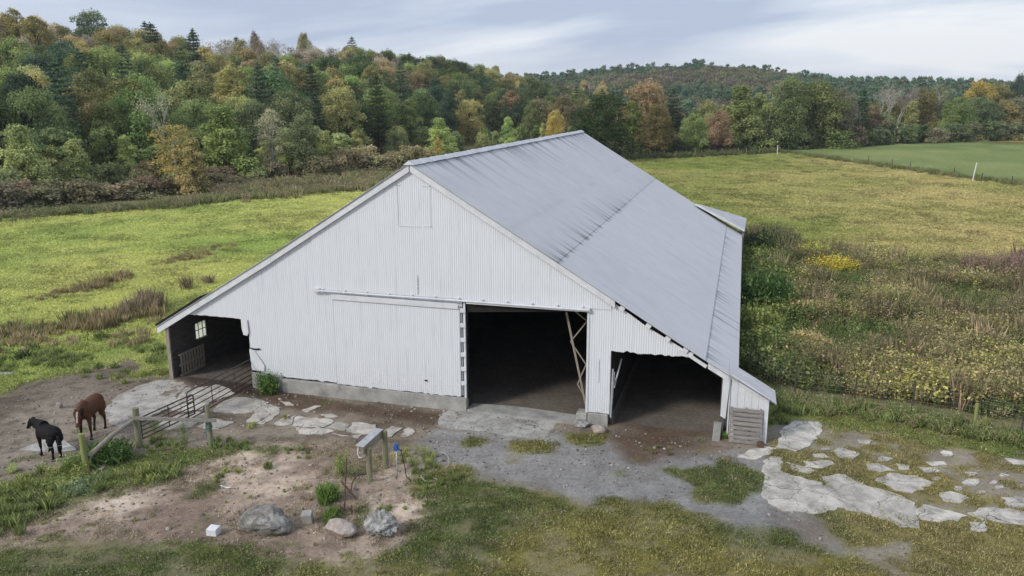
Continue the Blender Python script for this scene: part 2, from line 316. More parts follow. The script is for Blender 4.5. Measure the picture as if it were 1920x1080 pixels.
# ------------------------------------------------------------------ object helpers
def link(o, parent=None):
    COL.objects.link(o)
    if parent is not None: o.parent = parent
    return o
def mesh_np(name, V, F, mats, smooth=False):
    me = bpy.data.meshes.new(name); me.from_pydata([tuple(map(float, p)) for p in V], [], [tuple(map(int, f)) for f in F])
    for m in (mats if isinstance(mats, (list, tuple)) else [mats]): me.materials.append(m)
    if smooth: me.shade_smooth()
    return me
class MB:
    def __init__(s): s.V = []; s.F = []
    def add(s, V, F):
        k = len(s.V); s.V += [tuple(map(float, p)) for p in V]; s.F += [tuple(i+k for i in f) for f in F]; return s
    def box(s, a, b):
        (x0, y0, z0), (x1, y1, z1) = a, b
        return s.add([(x0, y0, z0), (x1, y0, z0), (x1, y1, z0), (x0, y1, z0), (x0, y0, z1), (x1, y0, z1), (x1, y1, z1), (x0, y1, z1)],
                     [(3, 2, 1, 0), (4, 5, 6, 7), (0, 1, 5, 4), (1, 2, 6, 5), (2, 3, 7, 6), (3, 0, 4, 7)])
    def beam(s, p, q, w, h, upv=(0, 0, 1)):           # rectangular bar from p to q
        p = Vector(p); q = Vector(q); d = (q-p).normalized(); U = Vector(upv); R = d.cross(U).normalized() if abs(d.dot(U)) < .99 else Vector((1, 0, 0)); U = R.cross(d)
        V = [p+R*sx*w/2+U*sz*h/2 for sx, sz in ((-1, -1), (1, -1), (1, 1), (-1, 1))]+[q+R*sx*w/2+U*sz*h/2 for sx, sz in ((-1, -1), (1, -1), (1, 1), (-1, 1))]
        return s.add(V, [(3, 2, 1, 0), (4, 5, 6, 7), (0, 1, 5, 4), (1, 2, 6, 5), (2, 3, 7, 6), (3, 0, 4, 7)])
    def tube(s, pts, rad, n=6, cap=True, ell=None, lat=None):
        pts = [Vector(p) for p in pts]
        if not hasattr(rad, '__len__'): rad = [rad]*len(pts)
        V = []; prev = None
        for i, p in enumerate(pts):
            T = (pts[min(i+1, len(pts)-1)]-pts[max(i-1, 0)]).normalized()
            if lat is not None: A = Vector(lat)
            elif prev is None: A = Vector((1, 0, 0)) if abs(T.x) < .8 else Vector((0, 1, 0))
            else: A = prev
            A = (A-T*A.dot(T)).normalized(); B = T.cross(A); prev = A
            ra, rb = (rad[i] if hasattr(rad[i], '__len__') else (rad[i], rad[i]))
            V += [p+A*ra*cos(2*pi*k/n)+B*rb*sin(2*pi*k/n) for k in range(n)]
        F = []
        for i in range(len(pts)-1):
            for k in range(n):
                a = i*n+k; b = i*n+(k+1) % n; F.append((a, b, b+n, a+n))
        if cap: F.append(tuple(reversed(range(n)))); F.append(tuple(range((len(pts)-1)*n, len(pts)*n)))
        return s.add(V, F)
    def build(s, name, mat, parent=None, smooth=False, bevel=0, loc=None):
        me = mesh_np(name, s.V, s.F, mat, smooth); o = bpy.data.objects.new(name, me); link(o, parent)
        if parent is not None and tuple(parent.location) != (0, 0, 0) and loc is None:
            me.transform(Matrix.Translation(-parent.location))      # vertices were given in world coordinates
        if loc is not None: o.location = loc
        if bevel:
            b = o.modifiers.new('bevel', 'BEVEL'); b.width = bevel; b.segments = 2; b.limit_method = 'ANGLE'
        return o
def tag(o, label, cat, group=None):
    o['label'] = label; o['category'] = cat
    if group: o['group'] = group
    return o
def kind(o, k): o['kind'] = k; return o
def empty(name, loc, label, cat, group=None, rz=0):
    o = bpy.data.objects.new(name, None); o.location = loc; o.rotation_euler.z = rz; link(o); o.empty_display_size = .2
    return tag(o, label, cat, group)

# ------------------------------------------------------------------ ground sheet
def lines(lo, hi, a, b, d0, g=1.07, mx=9):
    L = list(np.arange(a, b+1e-6, d0)); s = d0
    while L[-1] < hi: s = min(s*g, mx); L.append(L[-1]+s)
    s = d0
    while L[0] > lo: s = min(s*g, mx); L.insert(0, L[0]-s)
    return np.array(L)
gx = lines(-1000, 1000, -17, 24, .16); gy = lines(-60, 1300, -14, 7, .16)
GX, GY = np.meshgrid(gx, gy); GZ = H(GX.ravel(), GY.ravel()).reshape(GX.shape)
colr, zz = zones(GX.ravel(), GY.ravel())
rough = (fbm(GX, GY, .6, 91)-.5)*.05+(fbm(GX, GY, 2.5, 92)-.5)*.08
rough = rough*np.clip(1-zz['inside'], 0, 1).reshape(GX.shape)*(1-np.exp(-((np.maximum(0, -GY-.0))/1.5)**2)*((np.abs(GX) < 12)))
mnd = (zz['mo']).reshape(GX.shape)
rough = rough+(fbm(GX, GY, .34, 93)-.5)*(.07*mnd+.07*zz['yd'].reshape(GX.shape)*(GX < -3))
GZ = GZ + rough*np.where(zz['gv'].reshape(GX.shape) > .3, .15, 1)*(.4+mnd)
pa = np.maximum(zz['pl'], zz['pr']).reshape(GX.shape)
GZ = GZ + pa*(fbm(GX, GY, 1.6, 95)-.4)*.12
nx = len(gx); ny = len(gy)
idx = np.arange(nx*ny).reshape(ny, nx)
F = np.stack([idx[:-1, :-1], idx[:-1, 1:], idx[1:, 1:], idx[1:, :-1]], -1).reshape(-1, 4)
me = bpy.data.meshes.new('ground'); V = np.stack([GX, GY, GZ], -1).reshape(-1, 3)
me.vertices.add(len(V)); me.vertices.foreach_set('co', V.ravel()); me.loops.add(F.size); me.loops.foreach_set('vertex_index', F.ravel().astype(np.int32))
me.polygons.add(len(F)); me.polygons.foreach_set('loop_start', (np.arange(len(F))*4).astype(np.int32)); me.update(); me.validate(); me.shade_smooth()
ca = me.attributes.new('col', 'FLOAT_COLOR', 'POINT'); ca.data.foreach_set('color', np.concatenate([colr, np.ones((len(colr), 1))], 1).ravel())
bare = np.clip(np.maximum.reduce([zz['yd'], zz['mo'], zz['gv']*.6])-zz['cover'], 0, 1)
ba = me.attributes.new('bare', 'FLOAT', 'POINT'); ba.data.foreach_set('value', bare)
me.materials.append(M['ground']); ground = bpy.data.objects.new('ground', me); link(ground); kind(ground, 'structure')
# sampler for the real height of the sheet
def gz(x, y):
    x = np.asarray(x, float); y = np.asarray(y, float)
    i = np.clip(np.searchsorted(gx, x)-1, 0, nx-2); j = np.clip(np.searchsorted(gy, y)-1, 0, ny-2)
    tx = np.clip((x-gx[i])/(gx[i+1]-gx[i]), 0, 1); ty = np.clip((y-gy[j])/(gy[j+1]-gy[j]), 0, 1)
    return (GZ[j, i]*(1-tx)+GZ[j, i+1]*tx)*(1-ty)+(GZ[j+1, i]*(1-tx)+GZ[j+1, i+1]*tx)*ty
def gzs(x, y): return float(gz(np.array([x]), np.array([y]))[0])
def GP(u, v):                                  # point on the sheet near a ground pixel
    p = G(u, v); return float(p[0]), float(p[1]), gzs(p[0], p[1])

# concrete remains
def zoom(o, s, pts): return [(o[0]+x/s, o[1]+y/s) for x, y in pts]
LEFTP = [[(196, 768), (222, 742), (262, 724), (300, 713), (335, 711), (352, 716), (330, 745), (318, 765), (262, 792), (225, 802), (202, 792)],
 [(332, 748), (354, 716), (395, 718), (430, 728), (440, 738), (405, 752), (380, 768), (345, 774), (318, 768)],
 [(300, 790), (345, 776), (378, 772), (395, 780), (360, 800), (320, 806), (285, 806)],
 [(400, 772), (415, 752), (440, 746), (482, 747), (506, 757), (487, 774), (440, 776)],
 [(460, 792), (475, 777), (506, 758), (522, 765), (522, 777), (495, 796)], [(370, 800), (400, 785), (440, 792), (425, 800), (400, 806)],
 [(513, 795), (540, 779), (551, 780), (546, 797), (530, 800)], [(545, 800), (553, 782), (575, 783), (625, 787), (628, 791), (608, 802)],
 [(555, 803), (605, 804), (628, 810), (605, 816), (565, 813)], [(610, 803), (630, 791), (655, 797), (645, 809)],
 [(647, 809), (662, 792), (706, 797), (700, 814), (672, 814)], [(626, 812), (655, 818), (640, 820)], [(658, 817), (675, 816), (672, 823), (660, 822)],
 [(700, 816), (735, 800), (755, 803), (742, 815), (725, 822), (700, 823)], [(750, 816), (765, 803), (779, 804), (780, 812), (763, 821), (750, 820)],
 [(525, 754), (545, 754), (552, 760), (538, 760)], [(566, 770), (590, 762), (600, 762), (575, 775)], [(600, 778), (625, 776), (636, 782), (615, 783)]]
RP = [[(1130, 85), (1150, 40), (1180, 20), (1215, 0), (1262, 0), (1262, 50), (1235, 90), (1190, 110), (1125, 100)], [(1005, 135), (1040, 110), (1085, 100), (1125, 105), (1100, 125), (1060, 140)],
 [(1085, 150), (1110, 135), (1145, 140), (1140, 185), (1200, 200), (1260, 215), (1310, 250), (1335, 290), (1240, 310), (1150, 300), (1080, 260), (1090, 200)],
 [(1275, 200), (1330, 190), (1420, 230), (1500, 250), (1560, 280), (1570, 320), (1575, 355), (1520, 355), (1480, 330), (1400, 310), (1345, 300), (1300, 240)],
 [(1440, 205), (1500, 185), (1560, 195), (1625, 215), (1560, 250), (1510, 240)], [(1578, 300), (1600, 290), (1680, 310), (1730, 320), (1700, 335), (1620, 340), (1584, 330)],
 [(1750, 315), (1790, 295), (1850, 300), (1920, 310), (1990, 330), (1990, 360), (1860, 345), (1790, 335)], [(1650, 250), (1690, 245), (1740, 265), (1710, 285), (1660, 275)],
 [(1310, 110), (1340, 105), (1390, 125), (1370, 138), (1330, 135)], [(1215, 150), (1290, 145), (1310, 155), (1270, 170), (1225, 165)], [(1160, 150), (1240, 175), (1230, 185), (1180, 175)],
 [(1410, 155), (1450, 155), (1500, 175), (1460, 182), (1415, 175)], [(1580, 165), (1640, 168), (1650, 180), (1600, 185)], [(1600, 148), (1660, 148), (1670, 160), (1620, 162)],
 [(1240, 122), (1280, 122), (1290, 133), (1250, 133)], [(1745, 345), (1790, 340), (1800, 375), (1750, 370)], [(1385, 78), (1430, 80), (1420, 90), (1390, 88)], [(1510, 158), (1545, 162), (1550, 175), (1520, 175)],
 [(1850, 265), (1900, 260), (1950, 280), (1950, 302), (1870, 292)], [(1860, 140), (1920, 150), (1960, 165), (1880, 158)], [(1660, 115), (1690, 120), (1680, 132), (1655, 128)]]
SLABW = []
def slabs(name, polys, base, zoff=.012, jit=.05, grow=1.):
    V = []; F = []; C = []; r = random.Random(3)
    bm = bmesh.new(); cl = bm.verts.layers.float_color.new('col')
    for P in polys:
        zoff += .0007
        P = [G(u, v)[:2] for u, v in P]; cen = np.mean(P, 0); P = [cen+(q-cen)*grow for q in P]; SLABW.append(np.array(P)); Q = []
        for i, a in enumerate(P):
            b = P[(i+1) % len(P)]; L = np.hypot(*(b-a)); n = max(1, int(L/.16)); e = (b-a)/max(L, 1e-6); nn = np.array([-e[1], e[0]])
            for k in range(n):
                Q.append(a+(b-a)*k/n+nn*r.uniform(-jit, jit)+e*r.uniform(-.02, .02))
        br = r.uniform(.82, 1.1); vs = []; zf = float(np.mean([gzs(*q) for q in Q]))+.006; tx, ty = r.uniform(-.006, .006), r.uniform(-.006, .006)
        for q in Q:
            w = bm.verts.new((q[0], q[1], zoff+zf+tx*(q[0]-Q[0][0])+ty*(q[1]-Q[0][1]))); w[cl] = (base[0]*br, base[1]*br, base[2]*br, 1); vs.append(w)
        f = bm.faces.new(vs)
        if f.normal.z == 0: f.normal_update()
        if f.normal.z < 0: f.normal_flip()
        sk = [v.co.copy() for v in vs]
        lo = [bm.verts.new((c.x, c.y, c.z-.06)) for c in sk]
        for w in lo: w[cl] = (.12, .11, .1, 1)
        for i in range(len(vs)):
            j = (i+1) % len(vs); bm.faces.new((vs[j], vs[i], lo[i], lo[j]))
    bmesh.ops.triangulate(bm, faces=[f for f in bm.faces if len(f.verts) > 4])
    bmesh.ops.recalc_face_normals(bm, faces=bm.faces)
    me = bpy.data.meshes.new(name); bm.to_mesh(me); bm.free(); me.materials.append(M['slab'])
    o = bpy.data.objects.new(name, me); link(o); return kind(o, 'structure')
slabs('concrete_paving', LEFTP, (.54, .50, .44), .012, .07)
slabs('concrete_paving', [zoom((800, 780), 1.714, p) for p in RP], (.62, .58, .51), .016, .07, 1.06)
rq = random.Random(77); EX = []
for k in range(120):
    u = rq.uniform(1480, 1960); v = rq.uniform(835, 925)+(u-1530)*.12; w_ = rq.uniform(8, 24)
    c0 = G(u, v)[:2]
    if any(float(sdist(P_, c0[:1], c0[1:2])[0]) < w_*.022 for P_ in SLABW): continue
    SLABW.append(np.array([c0+(-.1, -.1), c0+(.1, -.1), c0+(.1, .1), c0+(-.1, .1)])); hh = w_*rq.uniform(.28, .45); m_ = rq.randint(5, 8)
    EX.append([(u+w_*rq.uniform(.7, 1.1)*cos(2*pi*i/m_), v+hh*rq.uniform(.7, 1.1)*sin(2*pi*i/m_)) for i in range(m_)])
slabs('concrete_paving', EX, (.60, .56, .50), .014, .04)
slabs('concrete_apron', [[(820, 793), (826, 778), (850, 767), (880, 762), (940, 768), (1010, 775), (1060, 784), (1085, 795), (1075, 810), (1050, 826), (1020, 825), (960, 818), (900, 808), (850, 805), (825, 802)]], (.45, .44, .41), .014, .03)
slabs('concrete_slab', [[(36, 845), (88, 825), (122, 828), (145, 846), (105, 850)]], (.56, .54, .5), .03, .01)

# ------------------------------------------------------------------ barn
ZR, XL, ZL, XE, ZE, LB = 8.52, -10.65, 2.125, 10.84, 2.0, 29.28
def roofz(x):
    return np.interp(x, [XL, -5.46, 0, 9.85, XE], [ZL, 5.17, ZR, 8.52-.604*9.85, ZE])
barn = empty('barn', (0, 0, 0), 'large white corrugated metal barn with grey gable roof and three dark openings', 'barn')
PITCH = .076; AMP = .011
def corr_wall(name, x0, x1, spans, mat, parent, y0=0., amp=AMP, seams=()):
    n = int(round((x1-x0)/(PITCH/4))); xs = np.linspace(x0, x1, n+1); mb = MB()
    for i in range(n):
        a, b = xs[i], xs[i+1]; m = (a+b)/2
        for lo, hi, off in spans(m):
            pa = y0+off-amp*sin(2*pi*a/PITCH); pb = y0+off-amp*sin(2*pi*b/PITCH)
            za, zb = (lo(a), lo(b)) if callable(lo) else (lo, lo); ya, yb = (hi(a), hi(b)) if callable(hi) else (hi, hi)
            if ya-za < .005 and yb-zb < .005: continue
            mb.add([(a, pa, za), (b, pb, zb), (b, pb, yb), (a, pa, ya)], [(0, 1, 2, 3)])
    o = mb.build(name, mat, parent)
    bm = bmesh.new(); bm.from_mesh(o.data); bmesh.ops.remove_doubles(bm, verts=bm.verts, dist=.0004); bm.to_mesh(o.data); bm.free(); o.data.shade_smooth()
    return o
jr = np.random.default_rng(4).normal(0, 1, 4000)
def rag(x, s=.012): return s*float(np.interp(x*9+200, np.arange(400), jr[:400]))
def top(x): return float(roofz(x))-.05
def wtopR(x): return float(np.interp(x, [6.9, 7.42, 7.95, 9.05, 9.35, 9.6], [4.20, 3.86, 3.5, 2.9, 2.68, 2.6]))
def spans(x):
    t = top if x < 6.9 else wtopR
    if x < -9.35: return [(lambda q: float(np.interp(q, [-10.1, -9.35], [2.40, 2.66])), t, 0)] if x > -10.1 else []
    if x < -6.95: return [(lambda q: 2.68+rag(q, .008), t, 0)]
    if x < -6.70: return [(lambda q: 2.10+rag(q, .03), t, 0)]
    if x < 1.72: 
        bot = lambda q: float(np.interp(q, [-6.7, -6.3, -5.3, 1.7], [.74, .66, .56, .53]))+rag(q)
        if x < -3.85: return [(bot, t, 0)]
        return [(bot, 4.02, 0), (4.0, t, -.02)]
    if x < 6.06: return [(3.92, t, -.02)]
    if x < 6.80: return [(lambda q: .42+rag(q, .008), lambda q: 4.0, 0), (3.98, t, -.02)]
    if x < 9.32: return [(lambda q: 2.60+rag(q, .02), t, 0)]
    return []
corr_wall('front_wall', -10.1, 9.32, spans, M['paint'], barn)
# backing boards so that the steel skin has depth
bk = MB()
def prism(mb, pts, y0, y1):
    n = len(pts); V = [(x, y0, z) for x, z in pts]+[(x, y1, z) for x, z in pts]
    mb.add(V, [tuple(range(n)), tuple(reversed(range(n, 2*n)))]+[((i+1) % n, i, i+n, (i+1) % n+n) for i in range(n)])
prism(bk, [(-6.66, .5), (1.9, .45), (1.9, 3.9), (-6.66, 3.9)], .03, .09)
prism(bk, [(6.1, .4), (6.76, .4), (6.76, 3.95), (6.1, 3.95)], .03, .09)
prism(bk, [(-10.0, 2.42), (-9.3, 2.72), (6.85, 2.72+1.2), (6.85, 4.1), (0, 8.3), (-5.4, 4.98)], .03, .09)
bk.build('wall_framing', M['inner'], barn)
# side walls, back wall, inner partitions
w = MB(); w.box((10.38, .1, 0), (10.46, LB-.1, 2.15)); w.build('side_wall', M['paint'], barn)
wy0 = X_(362, 620, -10.3)[1]; wy1 = X_(386, 620, -10.3)[1]; wz0 = X_(372, 634, -10.3)[2]; wz1 = X_(374, 600, -10.3)[2]
w = MB(); w.box((-10.34, .02, 0), (-10.26, wy0, 2.24)); w.box((-10.34, wy1, 0), (-10.26, LB-.1, 2.24)); w.box((-10.34, wy0, 0), (-10.26, wy1, wz0)); w.box((-10.34, wy0, wz1), (-10.26, wy1, 2.24))
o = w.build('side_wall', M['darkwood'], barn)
wf = MB()
for yy in (wy0, wy1-.05): wf.box((-10.27, yy, wz0), (-10.22, yy+.05, wz1))
wf.box((-10.26, wy0-.06, wz0-.06), (-10.18, wy1+.06, wz0)); wf.box((-10.27, wy0, wz1-.05), (-10.22, wy1, wz1))
for k in (1, 2): 
    yy = wy0+(wy1-wy0)*k/3; wf.box((-10.26, yy-.012, wz0), (-10.235, yy+.012, wz1))
wf.box((-10.262, wy0, (wz0+wz1)/2-.012), (-10.233, wy1, (wz0+wz1)/2+.012))
win = wf.build('window', M['darkwood'], barn)
pg = MB(); pg.box((-10.30, wy0, wz0), (-10.295, wy1, wz1)); pg.build('pane', M['glass'], win)
cp = MB(); cp.box((-10.36, -.06, 0), (-10.2, .015, 2.22)); cp.build('corner_post', M['wood'], barn, bevel=.01)
w = MB()
prism(w, [(-10.3, 0), (10.4, 0), (10.4, 2.1), (0, 8.4), (-10.3, 2.2)], LB-.12, LB-.05)
w.build('back_wall', M['paint'], barn)
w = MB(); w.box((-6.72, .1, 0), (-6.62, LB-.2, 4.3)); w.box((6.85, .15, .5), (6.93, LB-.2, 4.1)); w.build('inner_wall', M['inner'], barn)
w = MB(); w.box((6.80, .13, 0), (6.95, 20, .5)); w.build('inner_curb', M['darkwood'], barn, bevel=.02)
# foundations
w = MB(); w.box((-5.35, -.13, -.1), (1.86, .12, .50)); w.build('foundation', M['conc'], barn, bevel=.015)
w = MB(); w.box((-6.7, -.02, -.1), (-5.36, .12, .62)); w.build('foundation', M['conc'], barn, bevel=.015)
w = MB(); w.box((6.10, -.08, -.1), (6.78, .12, .40)); w.build('foundation', M['conc'], barn, bevel=.02)
w = MB(); w.box((5.72, -.10, -.05), (6.08, .35, .38)); w.build('foundation', M['conc'], barn, bevel=.03)
sp = [G(878, 768), G(960, 772), G(1085, 790)]
w = MB(); w.add([(1.87, -.10, -.05), (5.71, -.22, -.05), (5.71, .42, -.05), (3.6, .62, -.05), (1.87, .5, -.05), (1.87, -.10, .09), (5.71, -.22, .07), (5.71, .42, .09), (3.6, .62, .1), (1.87, .5, .1)],
      [(5, 6, 7, 8, 9), (0, 1, 6, 5), (1, 2, 7, 6), (2, 3, 8, 7), (3, 4, 9, 8), (4, 0, 5, 9)]); w.build('door_sill', M['conc'], barn)
# roof: corrugated sheets with lap lines; stains are weathering of the paint
def roof_side(name, xs0, side):
    n = int(round(LB/(PITCH/4))); ys = np.linspace(-.16, LB+.12, n+1); xs = np.array(xs0); s = np.abs(xs)
    X, Y = np.meshgrid(xs, ys); Zr = roofz(X)
    dz = .004*np.sin(2*np.pi*Y/PITCH)
    sag = -.03*np.sin(np.abs(X)/10.8*np.pi)*fbm(X, Y, 6, 77)
    ZZ = Zr+dz+sag+.02
    V = np.stack([X, Y, ZZ], -1).reshape(-1, 3); m = len(xs); id_ = np.arange(len(V)).reshape(n+1, m)
    F = np.stack([id_[:-1, :-1], id_[:-1, 1:], id_[1:, 1:], id_[1:, :-1]], -1).reshape(-1, 4)
    if side > 0: pass
    else: F = F[:, ::-1]
    k = len(V); V2 = V.copy(); V2[:, 2] -= .03; V = np.concatenate([V, V2]); F2 = F[:, ::-1]+k
    rim = []
    e = list(id_[0])+list(id_[1:, -1])+list(id_[-1, ::-1][1:])+list(id_[::-1, 0][1:])
    for a, b in zip(e[:-1], e[1:]): rim.append((b, a, a+k, b+k))
    F = np.concatenate([F, F2, np.array(rim)])
    me = mesh_np(name, V, F, M['roof'])
    A = np.abs(X); base = np.array([.565, .562, .57]); dark = np.array([.13, .135, .15])
    streak = fbm(Y*1.0, A*.09, .35, 7, 3); streak2 = fbm(Y, A*.05, .12, 17, 2)
    st = np.zeros_like(X)
    st += .85*sst(.48, .72, streak)*np.exp(-A/ (.35+.8*fbm(Y, A*0, .5, 3)))                      # below the ridge cap
    lap = 5.05
    st += .75*sst(.5, .72, streak2)*np.exp(-np.abs(A-lap)/.22)*sst(8, 1, Y) if False else .8*sst(.48, .7, streak2)*np.exp(-np.maximum(lap-A, 0)/.35)*(A <= lap+.05)*(.25+.75*(Y < 17))
    st += .55*(np.abs(A-lap) < .03)
    st += .5*(np.abs(A-9.85) < .03)+.7*sst(.52, .72, streak2)*np.exp(-np.maximum(A-9.85, 0)/.35)*(A >= 9.85)
    rr = np.random.default_rng(8)
    for q in range(46):                                                                     # sheet edges with dirt
        y0 = rr.uniform(0, LB); a0 = rr.uniform(0, 9.2); L = rr.uniform(.4, 2.6); sN = rr.uniform(.15, .55)
        if q < 9: y0 = 8.5+q*.55*rr.uniform(.8, 1.2); a0 = 4.2-rr.uniform(0, .6); L = 1.0+.5*rr.random(); sN = .85
        if 9 <= q < 17: y0 = rr.uniform(3, 11); a0 = 9.9; L = .95; sN = .8
        wd = np.where(np.abs(Y-y0) < .022, 1., 0); st += sN*wd*((A > a0) & (A < a0+L))*(.6+.4*streak)
    gq = np.abs((Y/.66) % 1-.5) > .475; st += .13*gq*(fbm(X, Y, 2.2, 55) > .42)
    for lx in (1.7, 3.4, 6.9, 8.5): st += .09*(np.abs(A-lx) < .04)*(fbm(Y, A, 1.5, 5) > .45)
    tone = (.96+.08*fbm(X, Y, 3.2, 9))*(1-.04*(A < lap))
    c = base*tone[..., None]; c = c*(1-np.clip(st, 0, 1)[..., None])+dark*np.clip(st, 0, 1)[..., None]
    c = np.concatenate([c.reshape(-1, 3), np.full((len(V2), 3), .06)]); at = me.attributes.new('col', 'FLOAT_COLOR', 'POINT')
    at.data.foreach_set('color', np.concatenate([c, np.ones((len(c), 1))], 1).ravel()); me.shade_smooth()
    try: me.set_sharp_from_angle(angle=radians(50))
    except Exception: pass
    o = bpy.data.objects.new(name, me); link(o, barn); return o
def grid_x(e):
    L = sorted(set([0., .06]+[round(v, 3) for v in np.arange(.2, e, .2)]+[5.02, 5.05, 5.08, 9.82, 9.85, 9.88, e])); return L
roof_side('roof_slope', grid_x(XE), 1)
lx = [-v for v in grid_x(-XL)][::-1]
roof_side('roof_slope', lx, 1)
rc = MB(); n = 60
for i in range(n):
    y0 = -.18+i*(LB+.3)/n; y1 = -.18+(i+1)*(LB+.3)/n; h = .02*random.random()
    rc.add([(-.2, y0, ZR-.06+h), (0, y0, ZR+.09+h), (.2, y0, ZR-.05+h), (-.2, y1, ZR-.06+h), (0, y1, ZR+.08+h), (.2, y1, ZR-.05+h)], [(0, 1, 4, 3), (1, 2, 5, 4), (0, 2, 1), (3, 4, 5)])
rc.build('ridge_cap', M['wtrim'], barn)
# verge boards
def verge(name, xa, xb, y0, y1, dt, db, mat):
    mb = MB(); xs = [x for x in (xa, -5.46, 0, 9.85, xb) if min(xa, xb) <= x <= max(xa, xb)]; xs = sorted(set(xs))
    for a, b in zip(xs[:-1], xs[1:]):
        za, zb = float(roofz(a)), float(roofz(b)); prism(mb, [(a, za-db), (b, zb-db), (b, zb-dt), (a, za-dt)], y0, y1)
    return mb.build(name, mat, barn)
verge('verge_board', XL, -5.46, -.13, -.06, -.005, .27, M['wtrim']); verge('verge_board', -5.455, -.02, -.125, -.055, .0, .26, M['wtrim'])
verge('verge_board', .02, 6.92, -.13, -.06, -.005, .26, M['wtrim']); verge('verge_board', 9.9, 10.55, -.12, -.05, .03, .22, M['wtrim'])
mb = MB(); prism(mb, [(XL-.02, ZL+.03), (-8.6, roofz(-8.6)+.03), (-8.6, roofz(-8.6)+.13), (XL-.06, ZL+.10)], -.15, 2.2); mb.build('dark_roof_strip', M['inner'], barn)  # near-black strip along the left roof edge
# rafter tails in the gap of the right verge, and the loose board
for xx in (7.15, 8.0, 8.62, 9.18):
    mb = MB(); z = float(roofz(xx))-.12; mb.beam((xx-.07, -.06, z+.04), (xx+.07, -.06, z-.05), .12, .13); mb.build('purlin_end', M['wtrim'], barn)
mb = MB(); a = W(1272, 662, -.05); b = W(1300, 664, -.05); c = W(1325, 686, -.05)
mb.beam((a[0], -.04, a[2]), (b[0], -.04, b[2]-.02), .05, .16); mb.beam((b[0]-.1, -.08, b[2]-.05), (c[0], -.08, c[2]-.02), .04, .11); mb.build('loose_board', M['wtrim'], barn)
for yy in (.5, 3.2):
    mb = MB(); mb.beam((7.0, yy, 3.9), (10.3, yy, 1.95), .1, .2); mb.build('rafter', M['inner'], barn)
# gable hatch, wall seams
mb = MB(); mb.box((-.53, -.035, 6.43), (-.50, -.012, 7.95)); mb.box((.66, -.035, 6.40), (.69, -.012, 7.85)); mb.box((-.5, -.035, 6.40), (.3, -.014, 6.43)); mb.box((.42, -.035, 6.42), (.72, -.014, 6.45))
mb.box((-.62, -.035, 7.78), (-.38, -.014, 7.81)); mb.box((.4, -.035, 7.76), (.68, -.014, 7.79)); mb.build('hatch', M['wtrim'], barn)
mb = MB(); mb.box((.14, -.036, 4.05), (.158, -.03, 4.75)); mb.build('wall_seam', M['galv'], barn)
for zc in (4.28, 4.42, 4.52, 4.6):
    mb = MB(); mb.box((.137, -.045, zc), (.165, -.035, zc+.02)); mb.build('bolt_head', M['dsteel'], barn)
mb = MB(); a = W(468, 652); mb.add([(-6.75, -.02, 1.60), (-6.45, -.03, 1.57), (-6.28, -.03, 1.60), (-6.2, -.03, 1.55), (-6.4, -.03, 1.51), (-6.6, -.03, 1.53)], [(0, 1, 2, 3, 4, 5)]); mb.build('rust_hole_shade', M['inner'], barn); mb = MB()  # flat near-black patch paints the dark seen through a hole
mb.add([(.30, -.125, 1.0), (.42, -.126, .97), (.44, -.126, 1.03), (.36, -.125, 1.04)], [(0, 1, 2, 3)]); mb.build('rust_hole_shade', M['inner'], barn)
mb = MB(); mb.add([(-6.97, -.03, 2.68), (-6.69, -.05, 2.68), (-6.66, -.06, 2.2), (-6.72, -.07, 2.06), (-6.86, -.08, 2.08), (-6.95, -.05, 2.3)], [(0, 1, 2, 3, 4, 5)]); mb.build('peeling_sheet', M['wtrim'], barn); mb = MB()
mb.add([(-6.72, -.02, 1.53), (-6.5, -.03, 1.5), (-6.1, -.05, .95), (-6.12, -.06, .72), (-6.66, -.04, .72)], [(4, 3, 2, 1, 0)]); mb.build('peeling_sheet', M['wtrim'], barn)
# sliding door and its track
def dspan(x): return [(lambda q: .53+rag(q, .014), 3.74, 0)]
door = corr_wall('sliding_door', -3.1, 1.66, dspan, M['paint'], barn, y0=-.10)
mb = MB(); mb.box((-3.1, -.085, .6), (1.66, -.05, 3.7)); mb.build('door_frame', M['wtrim'], door)
mb = MB(); mb.beam((-3.12, -.135, 3.80), (1.62, -.135, 3.80-.03), .03, .19); mb.build('door_rail', M['wtrim'], door, bevel=.006)
mb = MB(); mb.tube([(-3.85, -.12, 3.985), (1.0, -.12, 3.975), (6.08, -.12, 3.945)], .036, 8); mb.box((-3.84, -.15, 3.93), (-3.6, -.03, 4.06))
for xx in np.arange(-3.5, 6, .85): mb.box((xx, -.14, 3.93), (xx+.05, -.02, 4.05))
mb.build('door_track', M['wtrim'], barn)
mb = MB(); mb.box((5.75, -.13, 3.90), (6.12, -.03, 4.0)); mb.box((1.9, -.11, 3.88), (6.06, -.035, 3.925)); mb.build('door_header', M['wtrim'], barn)
mb = MB(); mb.box((1.77, -.05, .5), (1.84, .1, 3.9)); mb.build('door_jamb', M['wtrim'], barn)
for k in range(6):
    mb = MB(); z = .95+k*.52; mb.box((1.67, -.09, z), (1.86, -.055, z+.15)); mb.build('jamb_block', M['wtrim'], barn, bevel=.005)
mb = MB(); mb.box((6.02, -.03, .4), (6.09, .12, 3.93)); mb.build('door_jamb', M['wtrim'], barn)
mb = MB(); mb.box((6.36, -.026, 1.5), (6.44, -.014, 2.3)); mb.build('patch_plate', M['paint'], barn)
mb = MB(); mb.box((6.77, -.03, .42), (6.82, .1, 2.62)); mb.build('bay_jamb', M['wtrim'], barn)
